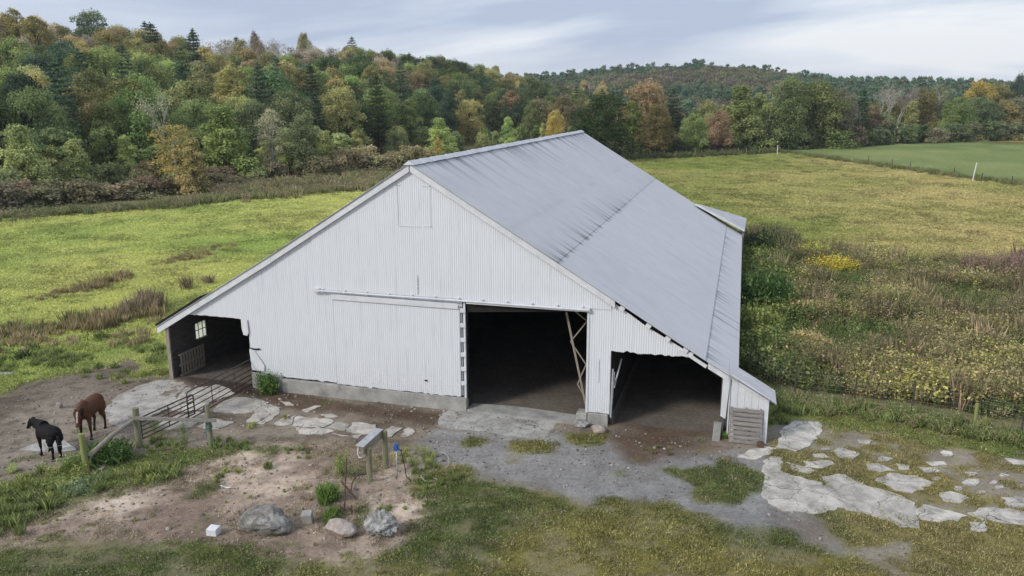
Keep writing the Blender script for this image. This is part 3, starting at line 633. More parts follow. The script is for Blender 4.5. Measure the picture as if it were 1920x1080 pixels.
# lattice column inside the doorway
mb = MB(); y = .55; L = lambda u, v: tuple(W(u, v, y))
A0, A1 = W(1062, 585, y), W(1102, 775, y); B0, B1 = W(1100, 585, y), W(1101, 775, y)
mb.beam(A0, A1, .07, .07); zz_ = [(1078, 583), (1101, 602), (1070, 640), (1099, 683), (1083, 720), (1099, 748)]
for p, q in zip(zz_[:-1], zz_[1:]): mb.beam(L(*p), L(*q), .04, .04)
mb.build('lattice_post', M['wood'], barn)
mb = MB(); mb.beam((6.95, -.0, 1.35), (7.1, .5, 2.2), .04, .05); mb.beam((6.87, -.06, .35), (6.90, -.02, 2.0), .05, .05); mb.tube([(6.88, -.05, .3), (6.95, .0, 1.9)], .02); mb.build('stall_bar', M['galv'], barn)
# right post
mb = MB(); a = W(1364, 702, -.05); b = W(1351, 782, -.05)
mb.add([(10.36, -.1, .78), (10.52, -.1, .70), (10.60, -.1, 2.12), (10.38, -.1, 2.18), (10.36, -.04, .78), (10.52, -.04, .70), (10.60, -.04, 2.12), (10.38, -.04, 2.18)], [(0, 1, 2, 3), (7, 6, 5, 4), (1, 0, 4, 5), (2, 1, 5, 6), (3, 2, 6, 7), (0, 3, 7, 4)])
mb.build('corner_board', M['wtrim'], barn)
mb = MB(); mb.box((10.34, -.03, 0), (10.44, .08, 2.1)); mb.build('corner_post', M['darkwood'], barn)
# small lean-to closet at the right corner
an = empty('annex', (10.6, 0, 0), 'small white lean-to shed with a sloping roof against the right corner of the barn', 'shed')
mb = MB()
for k in range(5):
    a = 10.64+k*.215; b = a+.209; f = lambda q: 2.12-(q-10.6)*.59
    prism(mb, [(a, 0), (b, 0), (b, f(b)), (a, f(a))], -.02+.004*(k % 2), .02)
mb.build('board_wall', M['wtrim'], an)
mb = MB(); mb.beam((10.6, -.045, 2.13), (11.80, -.045, 1.42), .05, .14); mb.build('trim_board', M['wtrim'], an)
mb = MB(); mb.box((11.68, -.06, 0), (11.80, .05, 1.42)); mb.build('corner_board', M['wtrim'], an)
mb = MB(); mb.box((10.58, -.05, .15), (10.625, .02, 2.12)); mb.build('corner_strip', M['wtrim'], an)
mb = MB(); mb.box((11.70, .05, 0), (11.76, 1.0, 1.4)); mb.box((10.62, .96, 0), (11.7, 1.0, 1.45)); mb.build('side_wall', M['paint'], an)
xs = np.linspace(10.55, 12.02, 2); mb = MB(); ys = np.arange(-.14, 1.15, .02)
rf = lambda x: 2.20-(x-10.55)*.575
for a, b in zip(ys[:-1], ys[1:]):
    qa = .01*sin(2*pi*a/PITCH); qb = .01*sin(2*pi*b/PITCH)
    mb.add([(xs[0], a, rf(xs[0])+qa), (xs[1], a, rf(xs[1])+qa), (xs[1], b, rf(xs[1])+qb), (xs[0], b, rf(xs[0])+qb)], [(0, 1, 2, 3)])
mb.add([(xs[0], -.14, rf(xs[0])-.03), (xs[1], -.14, rf(xs[1])-.03), (xs[1], 1.13, rf(xs[1])-.03), (xs[0], 1.13, rf(xs[0])-.03)], [(3, 2, 1, 0)])
mb.build('roof', noisy('grey_roof_sheet', (.40, .40, .42), (.52, .52, .54), 2, .6, .1), an)
# raised sheet roof of the rear lean-to
yb = 28.2; a = W(1304, 382, yb); b = W(1396, 432, yb); c = W(1400, 409, 31.5); d = W(1316, 384, 31.5)
lt = empty('rear_shed', (10.9, 29, 0), 'low white-edged shed roof sticking out at the far right corner of the barn', 'shed')
mb = MB(); V = [a, b, c, d]; Vb = [np.array(p)-(0, 0, .10) for p in V]
mb.add(V+Vb, [(0, 1, 2, 3), (7, 6, 5, 4), (0, 4, 5, 1), (1, 5, 6, 2), (2, 6, 7, 3), (3, 7, 4, 0)]); mb.build('roof', noisy('grey_sheet', (.42, .42, .44), (.54, .54, .56), 1, .6, .1), lt)
mb = MB(); mb.beam(np.array(a)-(0, .04, .02), np.array(b)-(0, .04, .02), .03, .13); mb.build('edge_board', M['wtrim'], lt)
mb = MB(); mb.box((10.95, 28.5, 0), (b[0]-.15, 31.2, b[2]-.15)); mb.build('wall', M['woodg'], lt)

# ------------------------------------------------------------------ farmyard things
def post(u, v, h, r, mat, label, group='wooden fence posts in the yard', lean=(0, 0), flat=False):
    x, y, z = GP(u, v); p = empty('fence_post', (x, y, z-.02), label, 'post', group)
    mb = MB(); n = 10; k = 7; pts = [(x+lean[0]*t, y+lean[1]*t, z-.15+(h+.15)*t) for t in np.linspace(0, 1, k)]
    mb.tube(pts, [r*(1.08-.12*t+.03*sin(7*t)) for t in np.linspace(0, 1, k)], n); o = mb.build('shaft', mat, p, True); o.data.set_sharp_from_angle(angle=radians(50))
    return x, y, z
p1 = post(163, 884, 1.16, .085, M['posty'], 'mossy yellow-green wooden post, the front one nearest the black pony', lean=(-.03, 0))
p2 = post(262, 838, 1.30, .10, M['postg'], 'thick grey-green wooden post holding the plank rail and leaning log')
p3 = post(396, 838, 1.42, .075, M['postg'], 'slim wooden post wrapped with teal rope at the right end of the rail', lean=(-.02, .02))
mb = MB()
for k in range(9): 
    z = p3[2]+.95-.05*k+random.uniform(-.02, .02); mb.tube([(p3[0]+.088*cos(a), p3[1]+.088*sin(a), z+.03*sin(a*1.3+k)) for a in np.linspace(0, 6.3, 12)], .009, 5)
mb.tube([(p3[0]-.09, p3[1]-.02, p3[2]+.9), (p3[0]-.11, p3[1]-.04, p3[2]+.55), (p3[0]-.06, p3[1]-.09, p3[2]+.35)], .01, 5)
tag(mb.build('rope', M['green_rope']), 'teal rope wound round the slim fence post', 'rope')
mb = MB(); mb.beam((p2[0]-.2, p2[1]-.12, p2[2]+1.0), (p3[0]+.35, p3[1]-.1, p3[2]+.96), .04, .11); tag(mb.build('fence_rail', M['woodg'], bevel=.006), 'flat grey plank nailed across two yard posts', 'rail')
mb = MB(); mb.tube([(p1[0]+.02, p1[1]+.1, p1[2]+.42), ((p1[0]+p2[0])/2, (p1[1]+p2[1])/2, .75), (p2[0]-.05, p2[1]-.12, p2[2]+.92)], [.075, .072, .065], 10); tag(mb.build('log_rail', M['wood'], smooth=False), 'grey round log slanting from the front post up to the thick post', 'rail')
a = GP(186, 884); b = GP(228, 853); mb = MB(); mb.beam((a[0], a[1], .05), (b[0], b[1], .07), .14, .03); tag(mb.build('plank', M['wood']), 'pale narrow board lying on the ground by the front post', 'plank')
mb = MB()
for k, zz0 in enumerate((.55, .95)):
    q = GP(-60, 925); mb.tube([(p1[0], p1[1], p1[2]+zz0), ((p1[0]+q[0])/2, (p1[1]+q[1])/2, zz0-.05), (q[0], q[1], zz0)], .004, 4); mb.tube([(p1[0], p1[1], p1[2]+zz0), ((p1[0]+p2[0])/2, (p1[1]+p2[1])/2, zz0-.04), (p2[0], p2[1], p2[2]+zz0)], .004, 4)
tag(mb.build('fence_wire', M['galv']), 'thin slack wires strung past the front post', 'wire')
def gate(p, q, z0, h, nr, label):
    p = np.array(p, float); q = np.array(q, float); d = q-p; L = np.linalg.norm(d); d = d/L
    e = empty('gate', (p[0], p[1], z0), label, 'gate', 'tubular steel gates'); r = .024
    P = lambda s, z: (p[0]+d[0]*s, p[1]+d[1]*s, z0+z)
    mb = MB(); rr = .12
    arc = lambda s0, sgn, zc, a0: [P(s0+sgn*rr*(1-cos(a)), zc+rr*sin(a)) for a in np.linspace(0, pi/2, 5)]
    left = arc(0, 1, h-rr, 0); right = [P(L-rr*(1-cos(a)), h-rr+rr*sin(a)) for a in np.linspace(pi/2, 0, 5)]
    mb.tube([P(0, .12)]+left+right+[P(L, .12)], r, 8); mb.tube([P(0, .13), P(L, .13)], r, 8); mb.build('frame', M['dsteel'], e, True)
    for k in range(1, nr):
        mb = MB(); z = .13+(h-.13)*k/nr*(.95+.05*k/nr); mb.tube([P(0, z), P(L, z)], .019, 6); mb.build('rail', M['dsteel'], e, True)
    for s in ((L/2,) if L < 2.4 else (L/3, 2*L/3)):
        mb = MB(); mb.beam(P(s, .13), P(s, h), .03, .012, upv=(d[0], d[1], 0)); mb.build('brace', M['dsteel'], e)
    return e
ga = G(258, 820); gb = G(368, 782); gc_ = G(356, 793); gd = G(478, 722)
ga = G(268, 830); gb = G(366, 782)
gate(ga[:2], gb[:2], 0, .84, 5, 'dark tubular steel gate beside the thick wooden post, lower of the two')
gc_ = G(355, 794); gd = G(480, 722)
gate(gc_[:2], gd[:2], 0, 1.10, 5, 'dark tubular steel gate running up to the left corner of the barn wall')
# board stand
s1 = GP(694, 904); s2 = GP(724, 877)
e = empty('board_stand', (s1[0], s1[1], 0), 'low wooden stand of two round posts carrying a plank with a metal cap', 'stand')
for s, h in ((s1, 1.05), (s2, 1.16)):
    mb = MB(); mb.tube([(s[0], s[1], s[2]-.1), (s[0]-.01, s[1], h*.5), (s[0], s[1]+.01, h)], [.085, .08, .075], 10); mb.build('post', M['postg'], e, False)
dv = Vector((s2[0]-s1[0], s2[1]-s1[1], 0)).normalized(); A = Vector((s1[0], s1[1], 0))-dv*.18; B = Vector((s2[0], s2[1], 0))+dv*.02; sd = Vector((dv.y, -dv.x, 0))
of = -sd*.09
mb = MB(); mb.beam(A+of+Vector((0, 0, 1.0)), B+of+Vector((0, 0, 1.06)), .05, .24); mb.build('plank', M['wood'], e, bevel=.006)
mb = MB(); mb.beam(A+of*2+Vector((0, 0, 1.14)), B+of*2+Vector((0, 0, 1.2)), .26, .015); mb.build('cap_sheet', M['galv'], e)
mb = MB(); q = A+of*2.5; mb.tube([q+Vector((0, 0, 1.1)), q+Vector((-.02, -.02, .92)), q+Vector((.05, -.05, .82)), q+Vector((.14, -.05, .84))], .014, 6); mb.build('bent_strap', M['white'], e, True)
# water hydrant with blue head and hoses
hx, hy, hz = GP(745, 893); e = empty('hydrant', (hx, hy, hz), 'slim yard hydrant with a small blue head', 'hydrant')
mb = MB(); mb.tube([(hx, hy, -.1), (hx, hy, .82)], .016, 8); mb.build('pipe', M['galv'], e, True)
mb = MB(); mb.box((hx-.07, hy-.05, .80), (hx+.05, hy+.05, .98)); mb.box((hx+.05, hy-.02, .82), (hx+.10, hy+.02, .88)); mb.box((hx-.05, hy-.02, .98), (hx+.09, hy+.02, 1.02)); mb.build('head', M['blue'], e, bevel=.012)
mb = MB(); mb.tube([(hx+.1, hy, .85), (hx+.15, hy, .8), (hx+.2, hy, .55), (hx+.26, hy, .25), (hx+.3, hy-.05, .05), (hx+.5, hy-.2, .03)], .014, 6); tag(mb.build('hose', M['black'], smooth=True), 'dark hose hanging from the blue hydrant head to the ground', 'hose')
def hose(pts, r, mat, label):
    P = [GP(*p) for p in pts]; P = [(x, y, z+.03+h) for (x, y, z), h in zip(P, [0.02, .06, .1, .08, .02, .0, .0][:len(P)])]
    Q = []
    for i in range(len(P)-1):
        p0 = Vector(P[max(i-1, 0)]); a = Vector(P[i]); b = Vector(P[i+1]); p3_ = Vector(P[min(i+2, len(P)-1)])
        for t_ in np.linspace(0, 1, 6)[:-1]: Q.append(.5*((2*a)+(b-p0)*t_+(2*p0-5*a+4*b-p3_)*t_*t_+(3*a-p0-3*b+p3_)*t_**3))
    Q.append(Vector(P[-1])); mb = MB(); mb.tube(Q, r, 6); tag(mb.build('hose', mat, smooth=True), label, 'hose')
hose([(802, 868), (812, 858), (828, 856), (840, 862), (841, 872), (836, 880)], .013, M['hose'], 'tan garden hose looped on the gravel edge right of the hydrant')
hose([(815, 905), (800, 908), (791, 903), (792, 897), (808, 896), (822, 903)], .012, M['hose'], 'short dark tan hose end curled in the grass below the gravel')
# leaning iron rods, small frame, black pipe
q = GP(645, 955); mb = MB(); mb.beam((q[0], q[1], -.05), (q[0]+.02, q[1]+.25, 1.35), .03, .03); tag(mb.build('iron_stake', M['rust']), 'tall thin rusty stake standing in the dirt left of the board stand', 'stake')
q = GP(668, 937); q2 = GP(645, 922); mb = MB(); mb.tube([(q[0], q[1], q[2]+.03), (q2[0], q2[1]-.1, .35)], .03, 8); tag(mb.build('iron_pipe', M['rust']), 'short dark iron pipe propped against the rusty stake', 'pipe')
hose([(658, 925), (662, 912), (672, 900), (690, 893)], .014, M['black'], 'black hose arching behind the rusty stake')
q = GP(652, 962); mb = MB(); mb.beam((q[0]-.2, q[1], .12), (q[0]+.12, q[1], .13), .03, .03); mb.beam((q[0]+.12, q[1], -.05), (q[0]+.12, q[1], .22), .03, .03); mb.beam((q[0]-.2, q[1], -.05), (q[0]-.2, q[1], .2), .02, .02); tag(mb.build('rusty_bracket', M['rust']), 'small rusty iron frame stuck in the dirt at the foot of the stake', 'frame')

def rock(u, v, sx, sy, sz, mat, name, label, cat, seed, rz=0, rough=.22, sub=5, sink=.15, cuts=7, group=None):
    x, y, z = GP(u, v); r = random.Random(seed); bm = bmesh.new(); bmesh.ops.create_icosphere(bm, subdivisions=sub, radius=1)
    for k in range(cuts):                                 # flat broken faces
        n = Vector((r.gauss(0, 1), r.gauss(0, 1), r.gauss(.3, .8))).normalized(); d = r.uniform(.62, .85)
        for w_ in bm.verts:
            q_ = w_.co.dot(n)
            if q_ > d: w_.co -= n*(q_-d)*.93
    from mathutils import noise
    for w_ in bm.verts:
        p = w_.co; o_ = Vector((seed*3.1, 0, 0)); w_.co = p*(1+rough*noise.noise(p*1.3+o_)+rough*.45*noise.noise(p*4+o_)+rough*.2*noise.noise(p*11+o_))
        w_.co.x *= sx; w_.co.y *= sy; w_.co.z *= sz
    me = bpy.data.meshes.new(name); bm.to_mesh(me); bm.free(); me.shade_smooth(); me.materials.append(mat); me.set_sharp_from_angle(angle=radians(40))
    o = bpy.data.objects.new(name, me); o.location = (x, y+sy*.6, z+sz*(1-2*sink)); o.rotation_euler = (0, 0, rz); link(o); return tag(o, label, cat, group)
rock(487, 1003, .74, .42, .36, M['rockd'], 'boulder', 'large dark grey lichened boulder, leftmost of the three in the dirt', 'boulder', 5, .15, .25)
rock(630, 1006, .46, .27, .21, M['rockp'], 'boulder', 'smooth pinkish-grey boulder, middle of the three in the dirt', 'boulder', 12, -.03, .10, cuts=3)
rock(706, 1008, .46, .38, .36, M['rockw'], 'boulder', 'jagged pale and dark grey boulder, rightmost of the three in the dirt', 'boulder', 23, -.3, .5, cuts=11)
rock(1090, 802, .27, .20, .14, M['rockw'], 'stone', 'rough grey stone touching the pillar base between the two openings', 'stone', 31, .4, .2, 4)
rock(1120, 813, .26, .18, .15, M['rockp'], 'stone', 'rounded pale stone just in front of the pillar between the two openings', 'stone', 37, 0, .1, 4, cuts=3)
rock(108, 766, .13, .11, .13, M['rockp'], 'stone', 'small whitish stone in the dirt behind the two horses', 'stone', 41, 0, .15, 3)
rock(825, 866, .1, .08, .05, M['rockw'], 'stone', 'small stone on the gravel beside the hose', 'stone', 43, 0, .15, 3)
q = GP(575, 982); mb = MB(); mb.box((-.13, -.13, 0), (.13, .13, .30)); o = mb.build('concrete_block', M['conc'], bevel=.015); o.location = (q[0], q[1]+.08, q[2]-.01); o.rotation_euler = (.12, -.08, .35); tag(o, 'grey concrete block standing in the dirt between two boulders', 'block')
q = GP(397, 1005); mb = MB(); mb.box((-.13, -.12, 0), (.13, .12, .2)); mb.box((-.12, -.11, .2), (.12, .11, .21)); o = mb.build('white_box', M['white'], bevel=.012); o.location = (q[0], q[1]+.08, q[2]-.02); o.rotation_euler = (.05, .05, .1); tag(o, 'small white box lying in the dirt left of the dark boulder', 'box')
q = GP(424, 914); mb = MB(); n = 7
for i in range(n): 
    s = -.19+.38*i/(n-1); mb.V += [(s, -.03+.02*sin(i), .03+.05*(abs(s)/.2)**2), (s+.02, .04+.01*cos(i*2), .02+.04*(abs(s)/.2)**2)]
mb.F = [(2*i, 2*i+2, 2*i+3, 2*i+1) for i in range(n-1)]
o = mb.build('scrap', M['white']); sm = o.modifiers.new('solid', 'SOLIDIFY'); sm.thickness = .008; o.location = (q[0], q[1], q[2]+.01); tag(o, 'curled white scrap of plastic on the bare dirt', 'litter')
q = GP(100, 841)
a = GP(12, 704); mb = MB(); mb.box((-.45, -.12, 0), (.35, .12, .10)); o = mb.build('stone_slab', M['conc'], bevel=.02); o.location = (a[0]-.1, a[1], a[2]); o.rotation_euler.z = .2; tag(o, 'flat pale slab in the weeds at the left edge', 'slab')
mb = MB(); mb.box((-.12, -.03, 0), (.12, .03, .62)); o = mb.build('stone_slab', M['conc'], bevel=.012); q = W(1346, 820, -.12); o.location = (10.27, -.28, -.02); o.rotation_euler = (-.28, .16, .35); tag(o, 'short grey slab leaning against the barn\'s right corner post', 'slab')
# pallets
def pallet(name, w, h, nb, mat, label, cat, vert=False, extra=None):
    e = empty(name, (0, 0, 0), label, cat)
    for k in range(3):
        mb = MB(); s = w*(k/2-.5)*.94
        if vert: mb.box((-w/2, -.05, h*(.03+k*.44)), (w/2, -.01, h*(.03+k*.44)+.08))
        else: mb.box((s-.02, .0, 0), (s+.02, .08, h))
        mb.build('stringer', mat, e, bevel=.004)
    for k in range(nb):
        mb = MB(); r = random.uniform(-.012, .012)
        if vert: x = -w/2+(k+.5)*w/nb; mb.box((x-.045, -.075, r), (x+.045, -.053, h+r*2))
        else: z = (k+.5)*h/nb; mb.box((-w/2+r, -.024, z-.052), (w/2+r, -.002, z+.045+r*.6))
        mb.build('slat', mat, e, bevel=.003)
    return e
pal = pallet('pallet', .95, 1.16, 8, M['woodg'], 'weathered grey slatted pallet leaning against the white lean-to shed', 'pallet')
pal.location = (11.13, -.30, .0); pal.rotation_euler = (-.13, 0, .0)
mb = MB(); mb.beam((-.02, -.05, .25), (.05, -.05, .95), .03, .02, upv=(0, 1, 0)); mb.tube([(-.46, -.05, .9), (-.46, -.06, 1.15), (-.40, -.06, 1.2), (-.37, -.05, 1.1)], .015, 6); mb.build('iron_strap', M['rust'], pal)
y0 = X_(330, 690, -10.15)[1]
pal = pallet('pallet', 1.5, .95, 9, M['wood'], 'brown upright-slatted pallet against the inner wall of the left opening', 'pallet', True)
pal.location = (-10.08, .95, .02); pal.rotation_euler = (0, 0, pi/2)
mb = MB(); mb.box((-.11, -.09, 0), (.11, .09, .16)); mb.tube([(0, -.1, .1), (0, .1, .1)], .1, 10); o = mb.build('iron_lump', M['rust'], bevel=.02); o.location = (11.62, -.42, 0); tag(o, 'rusty iron piece at the foot of the grey pallet', 'scrap iron')

# ------------------------------------------------------------------ horses
def horse(name, label, coat, leg, mane, loc, rz, s, headturn=0, headdown=0, stride=(0, 0, 0, 0), tailc=None, fat=1., ml=1.):
    mb = MB(); lat = (0, 1, 0)
    mb.tube([(-.78, 0, 1.08), (-.74, 0, 1.12), (-.62, 0, 1.15), (-.45, 0, 1.16), (-.2, 0, 1.11), (.08, 0, 1.08), (.32, 0, 1.10), (.5, 0, 1.12), (.62, 0, 1.12)],
            [(.08, .10), (.17, .20), (.24, .27), (.27, .29), (.29, .31), (.29, .31), (.26, .32), (.21, .30), (.12, .20)], 18, lat=lat)
    # neck and head
    ht, hd = headturn, headdown
    n0 = Vector((.45, 0, 1.2)); d = Vector((cos(ht*.5), sin(ht*.5), .85-hd)).normalized()
    n1 = n0+d*.34; d2 = Vector((cos(ht), sin(ht), .75-hd)).normalized(); n2 = n1+d2*.34
    latn = Vector((-sin(ht*.6), cos(ht*.6), 0))
    mb.tube([n0-d*.12, n0+d*.08, n1, n1+d2*.16, n2], [(.18*fat, .30*fat), (.15*fat, .26*fat), (.11*fat, .19*fat), (.095*fat, .16*fat), (.085*fat, .13*fat)], 14, lat=latn)
    hdv = Vector((cos(ht), sin(ht), -.95-hd*.3)).normalized(); lh = Vector((-sin(ht), cos(ht), 0))
    h0 = n2+Vector((0, 0, .02))-hdv*.05
    mb.tube([h0-hdv*.04, h0+hdv*.06, h0+hdv*.18, h0+hdv*.32, h0+hdv*.44, h0+hdv*.52, h0+hdv*.56], [(.07, .08), (.10, .125), (.10, .125), (.07, .09), (.058, .07), (.062, .068), (.04, .045)], 12, lat=lh)
    for sg in (-1, 1):
        b0 = h0+lh*sg*.065-hdv*.03; mb.tube([b0, b0+Vector((0, 0, .07))+lh*sg*.015, b0+Vector((0, 0, .15))+lh*sg*.02], [(.04, .03), (.035, .022), (.008, .008)], 8, lat=lh)
    # legs: front pair then hind pair
    for i, (x0, sy) in enumerate(((.42, -1), (.42, 1), (-.56, -1), (-.56, 1))):
        y = sy*.15; k = stride[i]
        if i < 2:
            P = [(x0+.02, y*.9, 1.05), (x0, y, .84), (x0+k*.35, y, .66), (x0+k*.6, y, .46), (x0+k*.85-.005, y, .26), (x0+k, y, .12), (x0+k+.03, y, .06), (x0+k+.04, y, .0)]
            R = [(.10, .17), (.085, .13), (.062, .085), (.052, .058), (.034, .040), (.040, .045), (.048, .055), (.06, .07)]
        else:
            P = [(x0, y*.8, 1.08), (x0+.02, y, .86), (x0+.08+k*.3, y, .68), (x0-.06+k*.6, y, .47), (x0-.02+k*.85, y, .28), (x0+k+.0, y, .12), (x0+k+.03, y, .06), (x0+k+.045, y, .0)]
            R = [(.15, .22), (.13, .20), (.085, .125), (.05, .065), (.038, .044), (.043, .046), (.048, .055), (.06, .07)]
        mb.tube(P, R, 10, lat=lat)
    me0 = mesh_np('b', mb.V, mb.F, M['coat']); ob = bpy.data.objects.new('b', me0); COL.objects.link(ob)
    bm = bmesh.new(); bm.from_mesh(me0); bmesh.ops.recalc_face_normals(bm, faces=bm.faces); bm.to_mesh(me0); bm.free()
    r = ob.modifiers.new('r', 'REMESH'); r.mode = 'VOXEL'; r.voxel_size = .022; sm = ob.modifiers.new('s', 'SMOOTH'); sm.iterations = 5; sm.factor = .5
    bpy.context.view_layer.update(); ev = ob.evaluated_get(bpy.context.evaluated_depsgraph_get()); me = bpy.data.meshes.new_from_object(ev); bpy.data.objects.remove(ob)
    me.name = 'body'; me.shade_smooth()
    co = np.empty(len(me.vertices)*3); me.vertices.foreach_get('co', co); co = co.reshape(-1, 3)
    c = np.array(coat)[None]*(.85+.35*fbm(co[:, 0]*1.+5, co[:, 2]+co[:, 1]+5, .35, 3))[:, None]
    k = (1-sst(.42, .62, co[:, 2]))[:, None]; c = c*(1-k)+np.array(leg)[None]*k
    if tailc is not None:       # blaze and dark muzzle
        fr = np.array(h0+hdv*.2); dd = (co-fr)@np.array(lh); al = (co-np.array(h0))@np.array(hdv); fn = np.cross(np.array(lh), np.array(hdv)); ff = (co-fr)@fn
        bl = (np.abs(dd) < .022) & (al > .02) & (al < .42) & (np.abs(ff) > .02) & (co[:, 2] > .6); hdm = (al > -.02) & (np.linalg.norm(co-fr, axis=1) < .34)
        up_ = ff*np.sign(fn[2]+1e-6) > 0
        c = np.where((bl & hdm & up_)[:, None], np.array([.5, .42, .36]), c)
    at = me.attributes.new('col', 'FLOAT_COLOR', 'POINT'); at.data.foreach_set('color', np.concatenate([c, np.ones((len(c), 1))], 1).ravel())
    if not me.materials: me.materials.append(M['coat'])
    e = empty(name, loc, label, 'horse', rz=rz); e.scale = (s, s*(1.22 if name == 'pony' else 1.08), s)
    o = bpy.data.objects.new('body', me); link(o, e)
    hm = noisy('mane_hair_'+name, tuple(x*.7 for x in mane), tuple(x*1.6 for x in mane), 30, .6, .5, .01)
    m = MB(); rr = random.Random(5)
    crest = [n0+Vector((-.05, 0, .20)), n0+d*.12+Vector((-.10, 0, .22)), n1+Vector((-.12*cos(ht), -.12*sin(ht), .13)), n1+d2*.18+Vector((-.09*cos(ht), -.09*sin(ht), .11)), n2+Vector((-.06*cos(ht), -.06*sin(ht), .10)), h0+Vector((.03*cos(ht), .03*sin(ht), .07))]
    for q in range(90):
        tt = rr.random()*(len(crest)-1.001); i = int(tt); p = crest[i].lerp(crest[i+1], tt-i); sg = 1 if rr.random() < .6 else -1
        l = rr.uniform(.10, .24)*ml; m.tube([p, p+latn*sg*.06+Vector((0, 0, .02)), p+latn*sg*(.12)-Vector((0, 0, l*.5)), p+latn*sg*.13-Vector((0, 0, l))], [.016, .02, .016, .004], 4)
    for q in range(14):
        p = h0+lh*rr.uniform(-.03, .03)-hdv*.02; m.tube([p, p+hdv*.08+Vector((cos(ht), sin(ht), 0))*.1, p+hdv*.22+Vector((cos(ht), sin(ht), 0))*.06], [.012, .014, .004], 4)
    m.build('mane', hm, e, loc=(0, 0, 0))
    m = MB()
    for q in range(46):
        a = rr.uniform(0, 6.28); w_ = rr.uniform(0, .07); z1 = rr.uniform(.35, .6)
        m.tube([(-.74, 0, 1.2), (-.86+.3*w_*cos(a), .4*w_*sin(a), 1.1), (-.9+w_*cos(a), w_*sin(a), .8), (-.88+w_*1.1*cos(a), w_*1.1*sin(a), z1)], [.022, .024, .018, .004], 4)
    m.build('tail', hm, e, loc=(0, 0, 0))
    for sg in (-1, 1):
        m = MB(); p = h0+hdv*.12+lh*sg*.093+Vector((cos(ht), sin(ht), .4))*.03
        m.tube([p-lh*sg*.012, p, p+lh*sg*.008], [.02, .02, .008], 8); m.build('eye', M['black'], e, True, loc=(0, 0, 0))
    return e
f_ = (G(174, 828)+G(188, 818))/2; h_ = G(214, 800); mid = (f_+h_)/2; rzb = math.atan2(f_[1]-h_[1], f_[0]-h_[0])
horse('horse', 'bay brown horse with a dark mane facing the camera beside the fence', (.105, .048, .028), (.02, .015, .013), (.014, .012, .011), (mid[0]-.26, mid[1]-.26, 0), rzb+.1, .87, .3, .70, (.05, -.02, .08, -.10), tailc=(1, 1, 1), fat=1.12)
f_ = G(82, 848); h_ = G(118, 866); mid = (f_+h_)/2; rzb = math.atan2(f_[1]-h_[1], f_[0]-h_[0])
horse('pony', 'small black pony seen from behind on the pale slab, head turned left', (.013, .0115, .0115), (.008, .008, .008), (.007, .0065, .0065), (mid[0]-.08, mid[1]+.0, 0.02), rzb, .72, .15, .60, (.05, -.04, .08, -.05), fat=1.22, ml=1.7)

# ------------------------------------------------------------------ foliage prototypes
def quads(C, N, size, r, asp=.7, tri=False):
    n = len(C); N = N/np.linalg.norm(N, axis=1, keepdims=True)
    A = np.cross(N, r.normal(size=(n, 3))); A /= np.linalg.norm(A, axis=1, keepdims=True)+1e-9; B = np.cross(N, A)
    s = (size if hasattr(size, '__len__') else np.full(n, size))[:, None]*r.uniform(.6, 1.25, (n, 1)); a = A*s*.5; b = B*s*.5*asp
    V = np.stack([C-a, C-b, C+a+N*s*.12, C+b], 1).reshape(-1, 3); F = np.arange(4*n).reshape(n, 4); return V, F
def leafmesh(name, V, F, leaf_tone, mat):
    me = bpy.data.meshes.new(name); V = np.asarray(V, np.float32); F = np.asarray(F, np.int32); k = F.shape[1]
    me.vertices.add(len(V)); me.vertices.foreach_set('co', V.ravel()); me.loops.add(F.size); me.loops.foreach_set('vertex_index', F.ravel())
    me.polygons.add(len(F)); me.polygons.foreach_set('loop_start', (np.arange(len(F))*k).astype(np.int32)); me.update()
    a = me.attributes.new('leaf_tone', 'FLOAT', 'FACE'); a.data.foreach_set('value', np.asarray(leaf_tone, np.float32)); me.materials.append(mat); return me
def lobes_crown(seed, Ht, W_, prof, nl, nleaf, leaf, low=.2, flat=1., lobe=.30, knob=.5):
    r = np.random.default_rng(seed); cs = []; C = []; N = []; R = []
    for k in range(nl):
        t_ = ((k+.5)/nl)**.85; t_ = low+(1-low)*t_; rad = prof((t_-low)/(1-low))*W_/2; a = k*2.4+r.uniform(-.5, .5); q = rad*r.uniform(.3, .98)
        lr = W_*lobe*r.uniform(.5, 1.3)*(.55+.45*prof((t_-low)/(1-low)))
        cs.append((q*cos(a), q*sin(a), t_*Ht-lr*.4, lr, r.uniform(0, 1)))
    cs.append((0, 0, Ht-W_*lobe*knob, W_*lobe*.6, .6))
    wt = np.array([c[3]**2 for c in cs]); wt /= wt.sum()
    for c, w_ in zip(cs, wt):
        n = int(nleaf*w_)+5; d = r.normal(size=(n, 3)); d /= np.linalg.norm(d, axis=1, keepdims=True); d[:, 2] = np.where(d[:, 2] < -.3, -d[:, 2]*.6, d[:, 2])
        rr = c[3]*(1-np.abs(r.normal(0, .16, n)))*(1+.22*np.sin(d[:, 0]*5+c[4]*9)*np.sin(d[:, 1]*5)*1.0+.1*r.normal(size=n))
        p = np.array(c[:3])+d*rr[:, None]*np.array([1, 1, flat]); C.append(p); N.append(d*.7+np.array([0, 0, .35])+r.normal(size=(n, 3))*.55); R.append(np.clip(.5*c[4]+.25+.33*r.normal(size=n)*.6+.12*d[:, 2], 0, 1))  # tone is random plus light from above painted onto upward sides
    C = np.concatenate(C); N = np.concatenate(N); V, F = quads(C, N, leaf, r); return V, F, np.concatenate(R), cs
